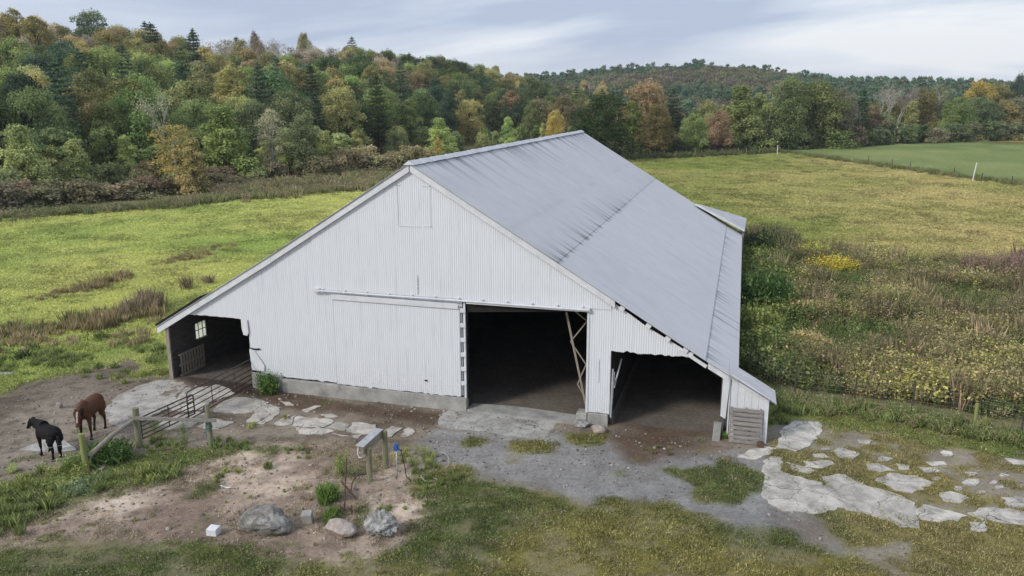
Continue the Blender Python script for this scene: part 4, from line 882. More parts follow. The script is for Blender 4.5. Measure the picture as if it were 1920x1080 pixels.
def branchmesh(mb, cs, Ht, r0, top_=.85, seed=0, lean=.03):
    r = random.Random(seed); P = [(0, 0, -.4)]+[(r.uniform(-1, 1)*lean*Ht*t_, r.uniform(-1, 1)*lean*Ht*t_, Ht*top_*t_) for t_ in (.25, .5, .75, 1)]
    mb.tube(P, [r0*1.25, r0*.9, r0*.65, r0*.4, r0*.12], 7)
    for c in cs:
        z = max(Ht*.15, c[2]*.72-.3); k = min(z/(Ht*top_), .98); i = min(int(k*4), 3); a = Vector(P[i+1]).lerp(Vector(P[min(i+2, 4)]), k*4-i) if i > 0 else Vector(P[1]).lerp(Vector(P[2]), 0); a.z = z
        b = Vector(c[:3]); mb.tube([a, a.lerp(b, .5)+Vector((0, 0, .15)), b], [r0*.35, r0*.22, r0*.06], 5)
PR = {}
def proto(kind_, V, F, leaf_tone, mb, Ht, W_, bark='bark', inst=False):
    PR.setdefault(kind_, []).append((leafmesh('crown', V, F, leaf_tone, M['leaf']), mesh_np('trunk', mb.V, mb.F, M[bark], True), Ht, W_, (V, F, leaf_tone)))
dome = lambda t_: math.sqrt(max(0, 1-(1.6*t_-.62)**2)) if t_ > .0 else .7
tall = lambda t_: .55+.45*sin(pi*min(1, t_*1.05)**.8) if t_ < .9 else .4
cone = lambda t_: 1.02-t_*.85
for k in range(4):
    V, F, R, cs = lobes_crown(10+k, 10, 7.5, dome, 34, 12000, .29, .14, 1, .22); mb = MB(); branchmesh(mb, cs, 10, .22, .8, k); proto('broad', V, F, R, mb, 10, 7.5)
for k in range(2):
    V, F, R, cs = lobes_crown(30+k, 10, 8, dome, 44, 14000, .28, .08, 1, .20); mb = MB(); branchmesh(mb, cs, 10, .25, .8, k+5); proto('dense', V, F, R, mb, 10, 8)
for k in range(3):
    V, F, R, cs = lobes_crown(40+k, 12, 5.2, tall, 30, 8500, .27, .16, 1.2, .22); mb = MB(); branchmesh(mb, cs, 12, .18, .85, k+9); proto('slender', V, F, R, mb, 12, 5.2)
for k in range(2):
    V, F, R, cs = lobes_crown(50+k, 12, 5.2, tall, 22, 3200, .25, .26, 1.2, .24); mb = MB(); branchmesh(mb, cs, 12, .16, .9, k+19); proto('airy', V, F, R, mb, 12, 5.2, 'palebark')
for k in range(3):
    V, F, R, cs = lobes_crown(60+k, 8, 5.2, cone, 30, 8500, .25, .06, 1, .21); mb = MB(); branchmesh(mb, cs, 8, .15, .85, k+29); proto('young', V, F, R, mb, 8, 5.2)
for k in range(4):
    V, F, R, cs = lobes_crown(70+k, 2.6, 4.0, lambda t_: 1-.55*t_*t_, 13, 2600, .26, .0, .8, .27)
    mb = MB()
    for c in cs: mb.tube([(c[0]*.2, c[1]*.2, -.3), (c[0]*.5, c[1]*.5, c[2]*.5), c[:3]], [.05, .03, .01], 5)
    proto('shrub', V, F, R, mb, 2.6, 4.0)
def pine(seed, Ht, W_, irr):
    r = np.random.default_rng(seed); C = []; N = []; R = []; mb = MB(); mb.tube([(0, 0, -.4), (.1, 0, Ht*.5), (0, .05, Ht*.98)], [.26, .16, .03], 7); z = Ht*.12
    while z < Ht*.98:
        t_ = z/Ht; L = W_/2*(1-t_)**.75*1.05+.3; nb = 6 if t_ < .8 else 4; a0 = r.uniform(0, 6.28)
        for b in range(nb):
            a = a0+b*2*pi/nb+r.uniform(-.3, .3); l = L*r.uniform(1-irr, 1.1); end = np.array([l*cos(a), l*sin(a), z+l*.18])
            mb.tube([(0, 0, z), tuple(end*np.array([.6, .6, 1])*1. if False else (end[0]*.6, end[1]*.6, z+l*.05)), tuple(end)], [.05, .03, .01], 4)
            n = int(22+50*l/2.5); s = r.uniform(.2, 1.05, n)**.7; wid = .16+.30*l*s*(1.15-s)
            p = np.stack([s*l*cos(a), s*l*sin(a), z+.18*l*s*s], 1)+r.normal(size=(n, 3))*np.stack([wid, wid, wid*.38], 1); C.append(p); N.append(np.array([cos(a)*.35, sin(a)*.35, .9])+r.normal(size=(n, 3))*.45); R.append(np.clip(.25+.3*s+.2*r.normal(size=n)+.12*r.normal(), 0, 1))
        z += Ht*r.uniform(.035, .062)
    n = 60; p = np.stack([r.normal(0, .16, n), r.normal(0, .16, n), r.uniform(Ht*.9, Ht*1.02, n)], 1); C.append(p); N.append(r.normal(size=(n, 3))+[0, 0, .5]); R.append(r.uniform(.3, .8, n))
    C = np.concatenate(C); V, F = quads(C, np.concatenate(N), .36, r, .5); return V, F, np.concatenate(R), mb
for k in range(3):
    V, F, R, mb = pine(80+k, 13, 6.5+k*.5, .35); proto('pine', V, F, R, mb, 13, 6.5+k*.5)
def bare(seed, Ht, spread, leaves=140):
    r = random.Random(seed); mb = MB(); tips = []
    def grow(p, d, L, rad, dep):
        q = p+d*L; m = p.lerp(q, .5)+Vector((r.uniform(-1, 1), r.uniform(-1, 1), 0))*L*.06; mb.tube([p, m, q], [rad, rad*.85, rad*.65], 5, cap=False); tips.append(q)
        if dep == 0: return
        for k in range(3 if dep > 1 else 4):
            a = r.uniform(0, 6.28); s = r.uniform(.35, .8)*spread; nd = (d+Vector((cos(a)*s, sin(a)*s, r.uniform(-.05, .25)))).normalized()
            grow(q.lerp(p, r.uniform(0, .35)), nd, L*r.uniform(.6, .82), rad*.52, dep-1)
    grow(Vector((0, 0, -.3)), Vector((.03, 0, 1)), Ht*.36, .17, 4)
    rr = np.random.default_rng(seed); T = np.array([tuple(x) for x in tips]); T = T[T[:, 2] > Ht*.4]; T = T*Ht/max(T[:, 2].max(), 1)**1 if False else T
    C = T[rr.integers(0, len(T), leaves*4)]+rr.normal(0, .28, (leaves*4, 3)); V, F = quads(C, rr.normal(size=(len(C), 3)), .24, rr)
    return V, F, rr.uniform(.2, .9, len(F)), mb, T[:, 2].max()
for k in range(3):
    V, F, R, mb, ht = bare(90+k, 11, 1., 60+90*k); proto('bare', V, F, R, mb, ht, 6.5, 'palebark')

TREES = []
cnt = {}
def tree(u, vtop, D, kind_, wpx, col, label, group=None, cat='tree', name=None, var=None, hmin=None):
    x, y = place(u, D); z = gzs(x, y); ztop = CAM[2]+slope_v(u, vtop)*D; Ht = max(ztop-z, hmin or 1.0)
    depth = float((np.array([x, y, 0])-CAM*[1, 1, 0])@(fw/np.linalg.norm(fw[:2]))) if False else D*cos(to_ud(x, y)[0]*0)
    Wm = wpx/FP*D; plant(x, y, z, Ht, Wm, kind_, col, label, group, cat, name, var)
def plant(x, y, z, Ht, Wm, kind_, col, label, group=None, cat='tree', name=None, var=None):
    L = PR[kind_]; cnt[kind_] = cnt.get(kind_, 0)+1; cr, tr, h0, w0, _ = L[(cnt[kind_] if var is None else var) % len(L)]
    nm = name or {'broad': 'broadleaf_tree', 'dense': 'maple_tree', 'slender': 'slender_tree', 'airy': 'birch_tree', 'young': 'young_tree', 'shrub': 'shrub', 'pine': 'pine_tree', 'bare': 'bare_tree'}[kind_]
    e = empty(nm, (x, y, z), label, cat, group, random.uniform(0, 6.28)); s = Ht/h0; w_ = Wm/w0; e.scale = (w_, w_*random.uniform(.9, 1.1), s)
    j = random.uniform(1.02, 1.32)*(1.06 if kind_ != 'shrub' else 1.1); col = (col[0]*.98, col[1]*.99, col[2]*1.05) if col[1] > col[0] else col; c = tuple(max(0, k*j*random.uniform(.94, 1.06)) for k in col)
    o = bpy.data.objects.new('crown' if kind_ != 'shrub' else 'foliage', cr); o.color = (*c, 1); link(o, e)
    o = bpy.data.objects.new('trunk' if kind_ != 'shrub' else 'stems', tr); link(o, e)
    TREES.append((x, y, Wm/2)); return e
mid_ = (.095, .118, .036); dk = (.045, .064, .024); pn = (.040, .066, .036); yg = (.22, .225, .075); ol = (.145, .135, .048); ru = (.175, .14, .065); bm_ = (.175, .155, .11); go = (.31, .24, .065); pg_ = (.22, .22, .13); lg = (.185, .20, .07); br = (.15, .115, .075); rb = (.155, .125, .08)
RF_ = 'trees and shrubs along the far edge of the right pasture'
for a in [
 (60, 166, 112, 'dense', 98, (.115, .15, .05), 'large round dark green tree nearest the left edge, standing clear of the wood'),
 (28, 236, 100, 'young', 82, (.22, .25, .085), 'light green young tree at the very left edge of the photo'),
 (128, 262, 101, 'young', 70, (.21, .235, .08), 'bushy light green tree in front of the large round dark tree'),
 (192, 198, 118, 'broad', 66, mid_, 'mid green tree between the large round tree and the pale bare tree'),
 (252, 170, 122, 'broad', 96, (.10, .15, .045), 'broad grey-green tree just left of the pale bare tree'),
 (306, 172, 118, 'bare', 66, pg_, 'pale grey nearly bare tree with white limbs above the golden tree'),
 (316, 236, 104, 'airy', 76, go, 'golden orange tree standing out in front of the left wood'),
 (352, 262, 101, 'young', 70, (.25, .22, .08), 'smaller dull gold tree to the right of the golden orange one'),
 (412, 200, 116, 'young', 104, (.15, .185, .05), 'bright green spreading conical tree right of the golden tree'),
 (505, 205, 118, 'airy', 64, pg_, 'tall pale green birch with a white trunk'),
 (560, 222, 118, 'slender', 66, (.125, .14, .065), 'grey-green drooping tree right of the white-trunked birch'),
 (604, 246, 122, 'young', 50, yg, 'yellow-green small tree behind the grassy gap'),
 (664, 248, 130, 'young', 40, yg, 'pale yellow-green sapling left of the brown brush patch'),
 (742, 237, 168, 'broad', 42, lg, 'small light green tree at the foot of the dark wood'),
 (824, 222, 165, 'young', 54, (.20, .245, .075), 'bright light green tree above the left roof slope'),
 (819, 258, 158, 'slender', 17, go, 'tiny orange tree in front of the bright light green tree'),
 (952, 220, 178, 'young', 38, (.19, .235, .07), 'bright green sapling standing above the middle of the ridge'),
 (905, 250, 170, 'shrub', 30, lg, 'small light green bush above the middle of the ridge'),
 (1042, 208, 190, 'dense', 34, (.29, .23, .06), 'small orange-yellow round tree above the end of the ridge'),
 (1018, 232, 186, 'young', 20, yg, 'tiny yellow-green tree left of the orange-yellow one'),
 (372, 60, 232, 'pine', 62, pn, 'tall dark pine breaking the skyline, right of its twin'),
 (296, 44, 228, 'pine', 62, pn, 'tall dark pine breaking the skyline, left of its twin'),
 (376, 100, 205, 'pine', 84, pn, 'dark pine on the slope below the two skyline pines'),
 (240, 85, 200, 'pine', 58, (.05, .085, .05), 'grey-green pine left of the two skyline pines'),
 (183, 25, 235, 'broad', 60, (.10, .13, .07), 'rounded grey-green tree crowning the left hilltop'),
 (452, 70, 262, 'pine', 36, pn, 'small dark pine on the brown hilltop'),
 (440, 148, 165, 'pine', 64, pn, 'dark pine left of the broad pale-tipped pine on the lower slope'),
 (508, 140, 160, 'broad', 92, (.075, .13, .05), 'broad rounded pine-green tree in the middle of the slope'),
 (620, 105, 235, 'dense', 72, (.06, .10, .035), 'dark green tree rising left of its lighter twin in the middle of the slope'),
 (680, 104, 230, 'dense', 78, (.075, .115, .035), 'large green tree high in the middle of the slope'),
 (487, 62, 300, 'broad', 26, br, 'small brown tree on the skyline right of the small dark pine'),
 (576, 64, 300, 'broad', 30, ol, 'single olive tree poking out of the brown skyline'),
 (652, 184, 175, 'slender', 54, (.07, .10, .05), 'slim dark grey-green tree at the foot of the slope'),
 (862, 150, 240, 'dense', 84, (.075, .10, .035), 'broad dark olive tree above the middle of the left roof slope'),
 (958, 172, 245, 'slender', 46, (.22, .155, .07), 'rust orange tree in the wood above the ridge'),
 (1004, 152, 250, 'dense', 64, (.055, .08, .03), 'dark green domed tree in the wood above the ridge'),
 (1134, 176, 143, 'dense', 106, (.030, .050, .016), 'dense dark green maple beside the far end of the barn ridge', RF_),
 (1208, 158, 176, 'broad', 92, ru, 'tall rust brown tree just right of the dense dark maple', RF_),
 (1190, 192, 160, 'slender', 46, (.11, .13, .035), 'olive tree squeezed between the dark maple and the rust tree', RF_),
 (1232, 200, 158, 'broad', 60, (.14, .115, .045), 'brownish olive tree in front of the tall rust tree', RF_),
 (1262, 165, 182, 'pine', 60, pn, 'dark pine right of the tall rust brown tree', RF_),
 (1303, 214, 166, 'dense', 50, (.155, .19, .055), 'bright green round bush-like tree in the hedge', RF_),
 (1330, 190, 186, 'broad', 50, lg, 'light green tree behind the bright round one', RF_),
 (1352, 208, 176, 'broad', 46, (.19, .14, .07), 'russet bush-topped tree between two green ones', RF_),
 (1392, 162, 186, 'young', 88, (.14, .18, .05), 'tall light green tree left of the pale trunks', RF_),
 (1440, 150, 198, 'bare', 44, pg_, 'grey bare tree between two tall light green trees', RF_),
 (1476, 150, 192, 'broad', 72, (.12, .15, .055), 'tall grey-green tree right of the pale bare trunks', RF_),
 (1424, 176, 190, 'slender', 44, lg, 'light green slender tree close behind the grey bare tree', RF_),
 (1530, 158, 200, 'broad', 84, (.12, .125, .04), 'wide olive green tree in the middle of the hedge', RF_),
 (1578, 168, 205, 'broad', 62, (.14, .12, .085), 'grey-brown thinning tree beside the dark conifer', RF_),
 (1618, 168, 214, 'pine', 42, (.03, .06, .022), 'narrow dark green conifer at the bend of the hedge', RF_),
 (1596, 205, 208, 'dense', 46, (.035, .042, .028), 'low very dark bushy tree at the foot of the narrow conifer', RF_),
 (1652, 162, 250, 'bare', 44, bm_, 'white-trunked bare tree, leftmost of three at the back right', RF_),
 (1668, 156, 262, 'bare', 44, bm_, 'white-trunked bare tree, middle one of three at the back right', RF_),
 (1688, 160, 256, 'bare', 50, bm_, 'white-trunked bare tree, rightmost of three at the back right', RF_),
 (1712, 190, 236, 'young', 40, lg, 'light green tree right of the white-trunked bare trees', RF_),
 (1660, 215, 226, 'shrub', 70, (.12, .15, .06), 'grey-green mound of bushes under the bare trees', RF_),
 (1732, 168, 262, 'broad', 52, ol, 'olive tree behind the light green one at the right', RF_),
 (1762, 160, 270, 'airy', 52, (.16, .16, .085), 'thin pale olive tree at the right', RF_),
 (1798, 183, 250, 'dense', 48, (.13, .155, .05), 'rounded brighter green tree at the right end of the hedge', RF_),
 (1834, 152, 285, 'dense', 46, (.26, .21, .045), 'yellowing round-topped tree near the right edge', RF_),
 (1866, 160, 290, 'broad', 56, ol, 'olive tree between the yellowing one and the right edge', RF_),
 (1906, 142, 300, 'dense', 34, (.05, .07, .045), 'dark round tree topping the skyline at the right edge', RF_),
 (1850, 192, 262, 'broad', 60, (.085, .115, .045), 'dark grey-green tree below the yellowing one', RF_),
 (1900, 185, 285, 'broad', 56, (.11, .13, .06), 'grey-green tree at the right edge under the dark round one', RF_),
]: tree(*a)
# bands of similar trees
def band(n, us, vt, D, kinds, w_, cols, label, group, cat='tree', name=None):
    for k in range(n):
        u = us[0]+(us[1]-us[0])*(k+.5)/n+random.uniform(-.5, .5)*(us[1]-us[0])/n
        f = (u-us[0])/(us[1]-us[0]); v_ = vt[0]+(vt[1]-vt[0])*f+random.uniform(-1, 1)*vt[2]; d = D[0]+(D[1]-D[0])*f+random.uniform(-1, 1)*D[2]
        tree(u, v_, d, random.choice(kinds), random.uniform(*w_), random.choice(cols), label, group, cat, name)
band(30, (1150, 1640), (262, 236, 7), (156, 208, 4), ['shrub'], (34, 60), [(.06, .075, .03), (.09, .085, .045), (.12, .095, .06), mid_], 'low bushy hedge shrub along the far edge of the right pasture', 'hedge shrubs behind the right pasture', 'shrub')
band(20, (1630, 1925), (246, 228, 6), (216, 262, 5), ['shrub'], (34, 52), [(.07, .095, .04), (.10, .11, .05), (.13, .12, .07)], 'low grey-green shrub at the back edge of the crop field', 'hedge shrubs behind the crop field', 'shrub')
band(16, (-60, 430), (352, 332, 8), (93, 108, 2), ['shrub'], (60, 95), [rb, (.14, .125, .075), (.13, .12, .065)], 'reddish brown thicket shrub at the edge of the left pasture', 'reddish brown shrubs by the left pasture', 'shrub')
band(14, (-40, 640), (318, 300, 10), (100, 118, 3), ['shrub'], (45, 75), [(.12, .13, .055), (.10, .085, .05), lg], 'olive green shrub behind the reddish brown thicket', 'olive shrubs in front of the left wood', 'shrub')
band(16, (560, 800), (292, 278, 10), (116, 130, 4), ['shrub'], (44, 70), [(.20, .165, .085), (.16, .135, .075), (.17, .165, .075)], 'tan and brown brush clump behind the barn\'s left roof edge', 'tan brush clumps behind the barn', 'shrub')
band(12, (590, 1080), (250, 240, 8), (150, 200, 6), ['shrub', 'young'], (26, 44), [lg, (.13, .15, .06), mid_], 'small green growth at the foot of the wood above the barn roof', 'saplings at the foot of the wood', 'shrub', 'sapling')
band(20, (-60, 640), (262, 250, 18), (106, 130, 5), ['young', 'broad', 'slender', 'young'], (52, 84), [(.22, .24, .085), (.17, .20, .07), (.21, .25, .095), (.15, .185, .07)], 'light green scrubby tree in the front row of the left wood', 'front row trees of the left wood')
band(9, (1000, 1110), (190, 185, 8), (215, 225, 10), ['broad', 'dense'], (40, 60), [ol, (.13, .12, .06), mid_], 'olive tree in the wood behind the ridge end', 'trees behind the ridge end')
band(14, (1160, 1640), (200, 192, 10), (188, 226, 8), ['broad', 'slender', 'young'], (44, 66), [ol, lg, (.15, .12, .065), mid_], 'mixed green tree in the second row of the right hedge', 'second row trees behind the right hedge')
band(14, (1640, 1930), (196, 186, 8), (262, 292, 8), ['broad', 'slender'], (40, 56), [ol, (.12, .14, .07), (.14, .12, .08)], 'grey olive tree behind the crop field', 'trees behind the crop field')
# the wooded slope: nearest ones as individual trees, the rest of the wood as one mass
pts = []; r = np.random.default_rng(12)
cells = {}
for k in range(9000):
    u = r.uniform(-190, 1130); f0 = ip(u, DF); f1 = ip(u, DR); d = f0+4+(f1+18-f0)*r.random()**.8
    x, y = place(u, float(d)); sp_ = 5.2+d*.006
    kk = (int(x//7), int(y//7)); ok = True
    for i in (-1, 0, 1):
        for j in (-1, 0, 1):
            for (a, b) in cells.get((kk[0]+i, kk[1]+j), ()):
                if (a-x)**2+(b-y)**2 < sp_**2: ok = False
    if ok and all((a-x)**2+(b-y)**2 > (3.+.5*w_)**2 for a, b, w_ in TREES[:40] if True):
        cells.setdefault(kk, []).append((x, y)); pts.append((float(d), float(u), x, y))
def hill_col(u, d, x, y):
    c, k_ = hill_col0(u, d, x, y); t_ = (d-float(ip(u, DF)))/(float(ip(u, DR))-float(ip(u, DF))); g_ = (1.3+.2*t_)*random.choice([.72, .9, 1.05, 1.25])
    if k_ == 'pine': c = random.choice([pn, dk, (.05, .075, .04)])
    return tuple(q*g_ for q in c), k_
def hill_col0(u, d, x, y):
    f0 = float(ip(u, DF)); f1 = float(ip(u, DR)); t_ = (d-f0)/(f1-f0); n = float(fbm(x, y, 35, 101)); q = random.random()
    if u > 380 and u < 640 and t_ > .8: return random.choice([bm_, (.19, .14, .11), ru]), 'bare' if q < .5 else 'airy'
    if t_ < .35:
        return random.choice([mid_, dk, (.08, .1, .04), pn, (.12, .125, .045), ol]), random.choice(['broad', 'dense', 'slender', 'pine'])
    if n > .54: return random.choice([ru, (.18, .15, .07), bm_, (.19, .17, .065), ol]), random.choice(['broad', 'slender', 'broad'])
    if n > .42: return random.choice([ol, (.13, .135, .05), (.15, .13, .055), mid_, (.11, .14, .04)]), random.choice(['broad', 'dense'])
    return random.choice([mid_, dk, pn, (.08, .10, .035), ol]), random.choice(['broad', 'dense', 'pine'])
pts.sort(key=lambda p: p[0]/ (1 if p[1] > -60 else .5))
vis = [p for p in pts if -60 < p[1] < 1110]
NIND = 125
cname = {'broad': 'broad-crowned', 'dense': 'dense rounded', 'slender': 'slender', 'pine': 'pine', 'airy': 'thin airy', 'bare': 'bare'}
def cword(c):
    if c[0] > c[1]*1.15: return 'rusty brown'
    if c[0] > c[1]*.85: return 'olive'
    return 'dark green' if c[1] < .09 else 'mid green'
ind = set()
for p in vis[:NIND]:
    d, u, x, y = p; ind.add(p); c, kd = hill_col(u, d, x, y); sc = random.uniform(.85, 1.2); hh = {'broad': 10.5, 'dense': 10.5, 'slender': 12, 'pine': 13.5, 'airy': 11, 'bare': 11}[kd]*sc; ww = {'broad': 7.6, 'dense': 8, 'slender': 6, 'pine': 6.5, 'airy': 6, 'bare': 6}[kd]*sc
    wd = cword(c); reg = 'far left' if u < 330 else 'middle' if u < 700 else 'right end'
    lb = f'{wd} {cname[kd]} tree low on the {reg} of the wooded hillside'.replace('pine tree', 'pine')
    plant(x, y, gzs(x, y), hh, ww, kd, c, lb, f'{wd} {cname[kd]} trees, {reg} of the hillside', 'tree' if kd != 'pine' else 'tree')

# ------------------------------------------------------------------ scatters
def scatter(name, P, rot, scl, idx_, col, protos, label=None):
    pc = bpy.data.collections.new(name+'_kinds')
    for i, m_ in enumerate(protos):
        o = bpy.data.objects.new(f'{name}_kind_{i:02d}', m_); pc.objects.link(o)
    n = len(P); me = bpy.data.meshes.new(name); me.vertices.add(n); me.vertices.foreach_set('co', np.asarray(P, np.float32).ravel())
    for nm, ty, key, arr in (('rot', 'FLOAT_VECTOR', 'vector', np.asarray(rot, np.float32)), ('scl', 'FLOAT_VECTOR', 'vector', np.asarray(scl, np.float32)), ('idx', 'INT', 'value', np.asarray(idx_, np.int32)), ('col', 'FLOAT_COLOR', 'color', np.concatenate([col, np.ones((n, 1))], 1).astype(np.float32))):
        a = me.attributes.new(nm, ty, 'POINT'); a.data.foreach_set(key, arr.ravel())
    o = bpy.data.objects.new(name, me); link(o); kind(o, 'stuff')
    if label: o['label'] = label[0]; o['category'] = label[1]
    ng = bpy.data.node_groups.new(name+'_nodes', 'GeometryNodeTree'); ng.interface.new_socket('Geometry', in_out='INPUT', socket_type='NodeSocketGeometry'); ng.interface.new_socket('Geometry', in_out='OUTPUT', socket_type='NodeSocketGeometry')
    N_ = ng.nodes; gi = N_.new('NodeGroupInput'); go_ = N_.new('NodeGroupOutput'); ip_ = N_.new('GeometryNodeInstanceOnPoints'); ci = N_.new('GeometryNodeCollectionInfo')
    ci.inputs['Collection'].default_value = pc; ci.inputs['Separate Children'].default_value = True; ci.inputs['Reset Children'].default_value = True
    ip_.inputs['Pick Instance'].default_value = True
    def att(nm, ty):
        a = N_.new('GeometryNodeInputNamedAttribute'); a.data_type = ty; a.inputs['Name'].default_value = nm; return a.outputs[0]
    L = ng.links; L.new(gi.outputs[0], ip_.inputs['Points']); L.new(ci.outputs[0], ip_.inputs['Instance']); L.new(att('idx', 'INT'), ip_.inputs['Instance Index']); L.new(att('rot', 'FLOAT_VECTOR'), ip_.inputs['Rotation']); L.new(att('scl', 'FLOAT_VECTOR'), ip_.inputs['Scale']); L.new(ip_.outputs[0], go_.inputs[0])
    md = o.modifiers.new('scatter', 'NODES'); md.node_group = ng; return o
def iso(s): s = np.asarray(s); return np.stack([s, s, s], -1)
def rots(n, r, tilt=.08): return np.stack([r.normal(0, tilt, n), r.normal(0, tilt, n), r.uniform(0, 6.28, n)], -1)
# rest of the wood on the left slope
rest = [p for p in pts if p not in ind]
pk = ['broad', 'broad', 'dense', 'slender', 'airy', 'pine', 'pine', 'bare']
pm = []; pinfo = []
for kd in ('broad', 'dense', 'slender', 'airy', 'pine', 'bare'):
    for (cr, tr, h0, w0, (V, F, R)) in PR[kd][:2]:
        q = bpy.data.meshes.new('tree_kind'); ob_ = None
        tv = np.array([v_.co[:] for v_ in tr.vertices]); me = bpy.data.meshes.new('wood_tree'); tf = [tuple(p.vertices) for p in tr.polygons]
        Vn = len(V); me.from_pydata([tuple(map(float, p)) for p in V]+[tuple(p) for p in tv.tolist()], [], [tuple(map(int, f)) for f in F]+[tuple(i+Vn for i in f) for f in tf])
        me.materials.append(M['leafi']); me.materials.append(M['palebark'] if kd in ('airy', 'bare') else M['bark'])
        mi = np.zeros(len(me.polygons), np.int32); mi[len(F):] = 1; me.polygons.foreach_set('material_index', mi)
        a = me.attributes.new('leaf_tone', 'FLOAT', 'FACE'); a.data.foreach_set('value', np.concatenate([R, np.full(len(tf), .5)]).astype(np.float32)); pm.append(me); pinfo.append((kd, h0, w0))
P = []; C_ = []; I = []; Sc = []
for d, u, x, y in rest:
    c, kd = hill_col(u, d, x, y); cand = [i for i, q in enumerate(pinfo) if q[0] == kd]; i = random.choice(cand); sc = random.uniform(.8, 1.2); hh = {'broad': 10.5, 'dense': 10.5, 'slender': 12, 'pine': 13, 'airy': 11, 'bare': 11}[kd]*sc
    ww = hh*pinfo[i][2]/pinfo[i][1]*random.uniform(.95, 1.15); P.append((x, y, gzs(x, y))); I.append(i); Sc.append((ww/pinfo[i][2], ww/pinfo[i][2], hh/pinfo[i][1])); j = random.uniform(.85, 1.15); C_.append([k*j for k in c])
r = np.random.default_rng(20)
scatter('hillside_wood', P, rots(len(P), r, .02), Sc, I, np.array(C_), pm, ('mass of autumn trees covering the upper left hillside', 'wood'))
# far wooded hills
fm = []
for k in range(5):
    if k < 3: V, F, R, cs = lobes_crown(200+k, 9, 8, dome, 14, 900, .85, .0, .8, .34, 1.6)
    else: V, F, R, cs = lobes_crown(200+k, 12, 5.5, cone, 8, 360, 1.0, .05)
    fm.append(leafmesh('far_tree', V, F, R, M['leafi']))
P = []; C_ = []; I = []
r = np.random.default_rng(31); cells = {}
for k in range(70000):
    u = r.uniform(820, 2150) if r.random() < .9 else r.uniform(2150, 2700); d = 300+440*r.random()**.4
    if u < 1150 and d < ip(u, DR)+15: continue
    x, y = place(u, d); kk = (int(x//9), int(y//9)); ok = True
    for i in (-1, 0, 1):
        for j in (-1, 0, 1):
            for a, b in cells.get((kk[0]+i, kk[1]+j), ()):
                if (a-x)**2+(b-y)**2 < 30: ok = False
    if not ok: continue
    cells.setdefault(kk, []).append((x, y)); z = gzs(x, y); P.append((x, y, z-2.5)); n = float(fbm(x, y, 60, 7)); q = r.random()
    if u > 1500 or n < .42: c = [(.05, .09, .055), (.06, .10, .06), (.07, .09, .05)][int(q*3)]; i = [1, 3, 2][int(r.random()*3)]
    elif n < .55: c = [(.09, .11, .055), (.12, .11, .06), (.075, .10, .05)][int(q*3)]; i = int(r.random()*3)
    else: c = [(.115, .10, .065), (.10, .09, .065), (.09, .10, .05)][int(q*3)]; i = int(r.random()*3)
    C_.append(c); I.append(i)
n = len(P); sc = r.uniform(.9, 1.12, n)
scatter('far_forest', P, rots(n, r, .03), np.stack([sc*1.3, sc*1.3, sc*1.05], -1), I, np.array(C_)*r.uniform(.9, 1.5, (n, 1))*[1.08, 1.05, .98], fm, ('distant wooded hills along the horizon', 'forest'))
# grass blades
def blades(name, n, rad, h, w_, seed, lean=.4, stem=False, rv=.5):
    r = np.random.default_rng(seed); a = r.uniform(0, 6.28, n); q = rad*np.sqrt(r.random(n)); x = q*np.cos(a); y = q*np.sin(a); b = r.uniform(0, 6.28, n); hh = h*r.uniform(.5, 1.15, n); l = lean*hh*r.uniform(.3, 1.3, n); la = r.uniform(0, 6.28, n)
    dx = np.cos(b)*w_/2; dy = np.sin(b)*w_/2
    z0 = np.full(n, -.02); V = np.stack([np.stack([x-dx, y-dy, z0], 1), np.stack([x+dx, y+dy, z0], 1), np.stack([x+dx*.6+l*.35*np.cos(la), y+dy*.6+l*.35*np.sin(la), hh*.6], 1), np.stack([x+l*np.cos(la), y+l*np.sin(la), hh], 1)], 1).reshape(-1, 3)
    return leafmesh(name, V, np.arange(4*n).reshape(n, 4), r.uniform(.5-rv, .5+rv, n), M['leafi'])
def herb(name, n, rad, h, leaf, seed, stems=8, top_heavy=.5):
    r = np.random.default_rng(seed); C = []; Vs = []; Fs = []
    for k in range(stems):
        a = r.uniform(0, 6.28); q = rad*math.sqrt(r.random()); b = np.array([q*cos(a)*.5, q*sin(a)*.5, 0]); tip = np.array([q*cos(a)*1.2, q*sin(a)*1.2, h*r.uniform(.6, 1.1)]); m = n//stems; t_ = r.random(m)**top_heavy; C.append(b+(tip-b)*t_[:, None]+r.normal(0, leaf*.9, (m, 3))*[1, 1, .5])
        s = .008; pp = np.cross(tip-b, [0, 0, 1.]); pp = pp/(np.linalg.norm(pp)+1e-6)*s; Vs.append(np.array([b-pp, b+pp, tip+pp*.4, tip-pp*.4]))
    C = np.concatenate(C); C[:, 2] = np.maximum(C[:, 2], .02); V, F = quads(C, r.normal(size=(len(C), 3))*.6+[0, 0, .9], leaf, r, .6); sv = np.concatenate(Vs); sf = np.arange(len(sv)).reshape(-1, 4)+len(V)
    return leafmesh(name, np.concatenate([V, sv]), np.concatenate([F, sf]), np.concatenate([r.uniform(0, 1, len(F)), np.full(len(sf), .2)]), M['leafi'])
LB_ = [blades('short_grass', 75, .22, .055, .012, 1), blades('short_grass', 75, .22, .07, .012, 2), blades('short_grass', 60, .22, .085, .014, 3, .6), herb('clover', 40, .12, .07, .035, 4, 6)]
PB_ = [blades('pasture_grass', 130, .6, .10, .020, 5, 1.2, rv=.22), blades('pasture_grass', 130, .55, .13, .020, 6, 1., rv=.22), blades('pasture_grass', 140, .65, .075, .022, 7, 1.5, rv=.22)]
WB_ = [blades('tall_grass', 70, .28, .45, .018, 8, .5), herb('weed', 130, .3, .45, .07, 9, 9), herb('weed', 110, .28, .6, .08, 10, 7, .8), blades('tall_grass', 60, .2, .6, .02, 11, .35)]
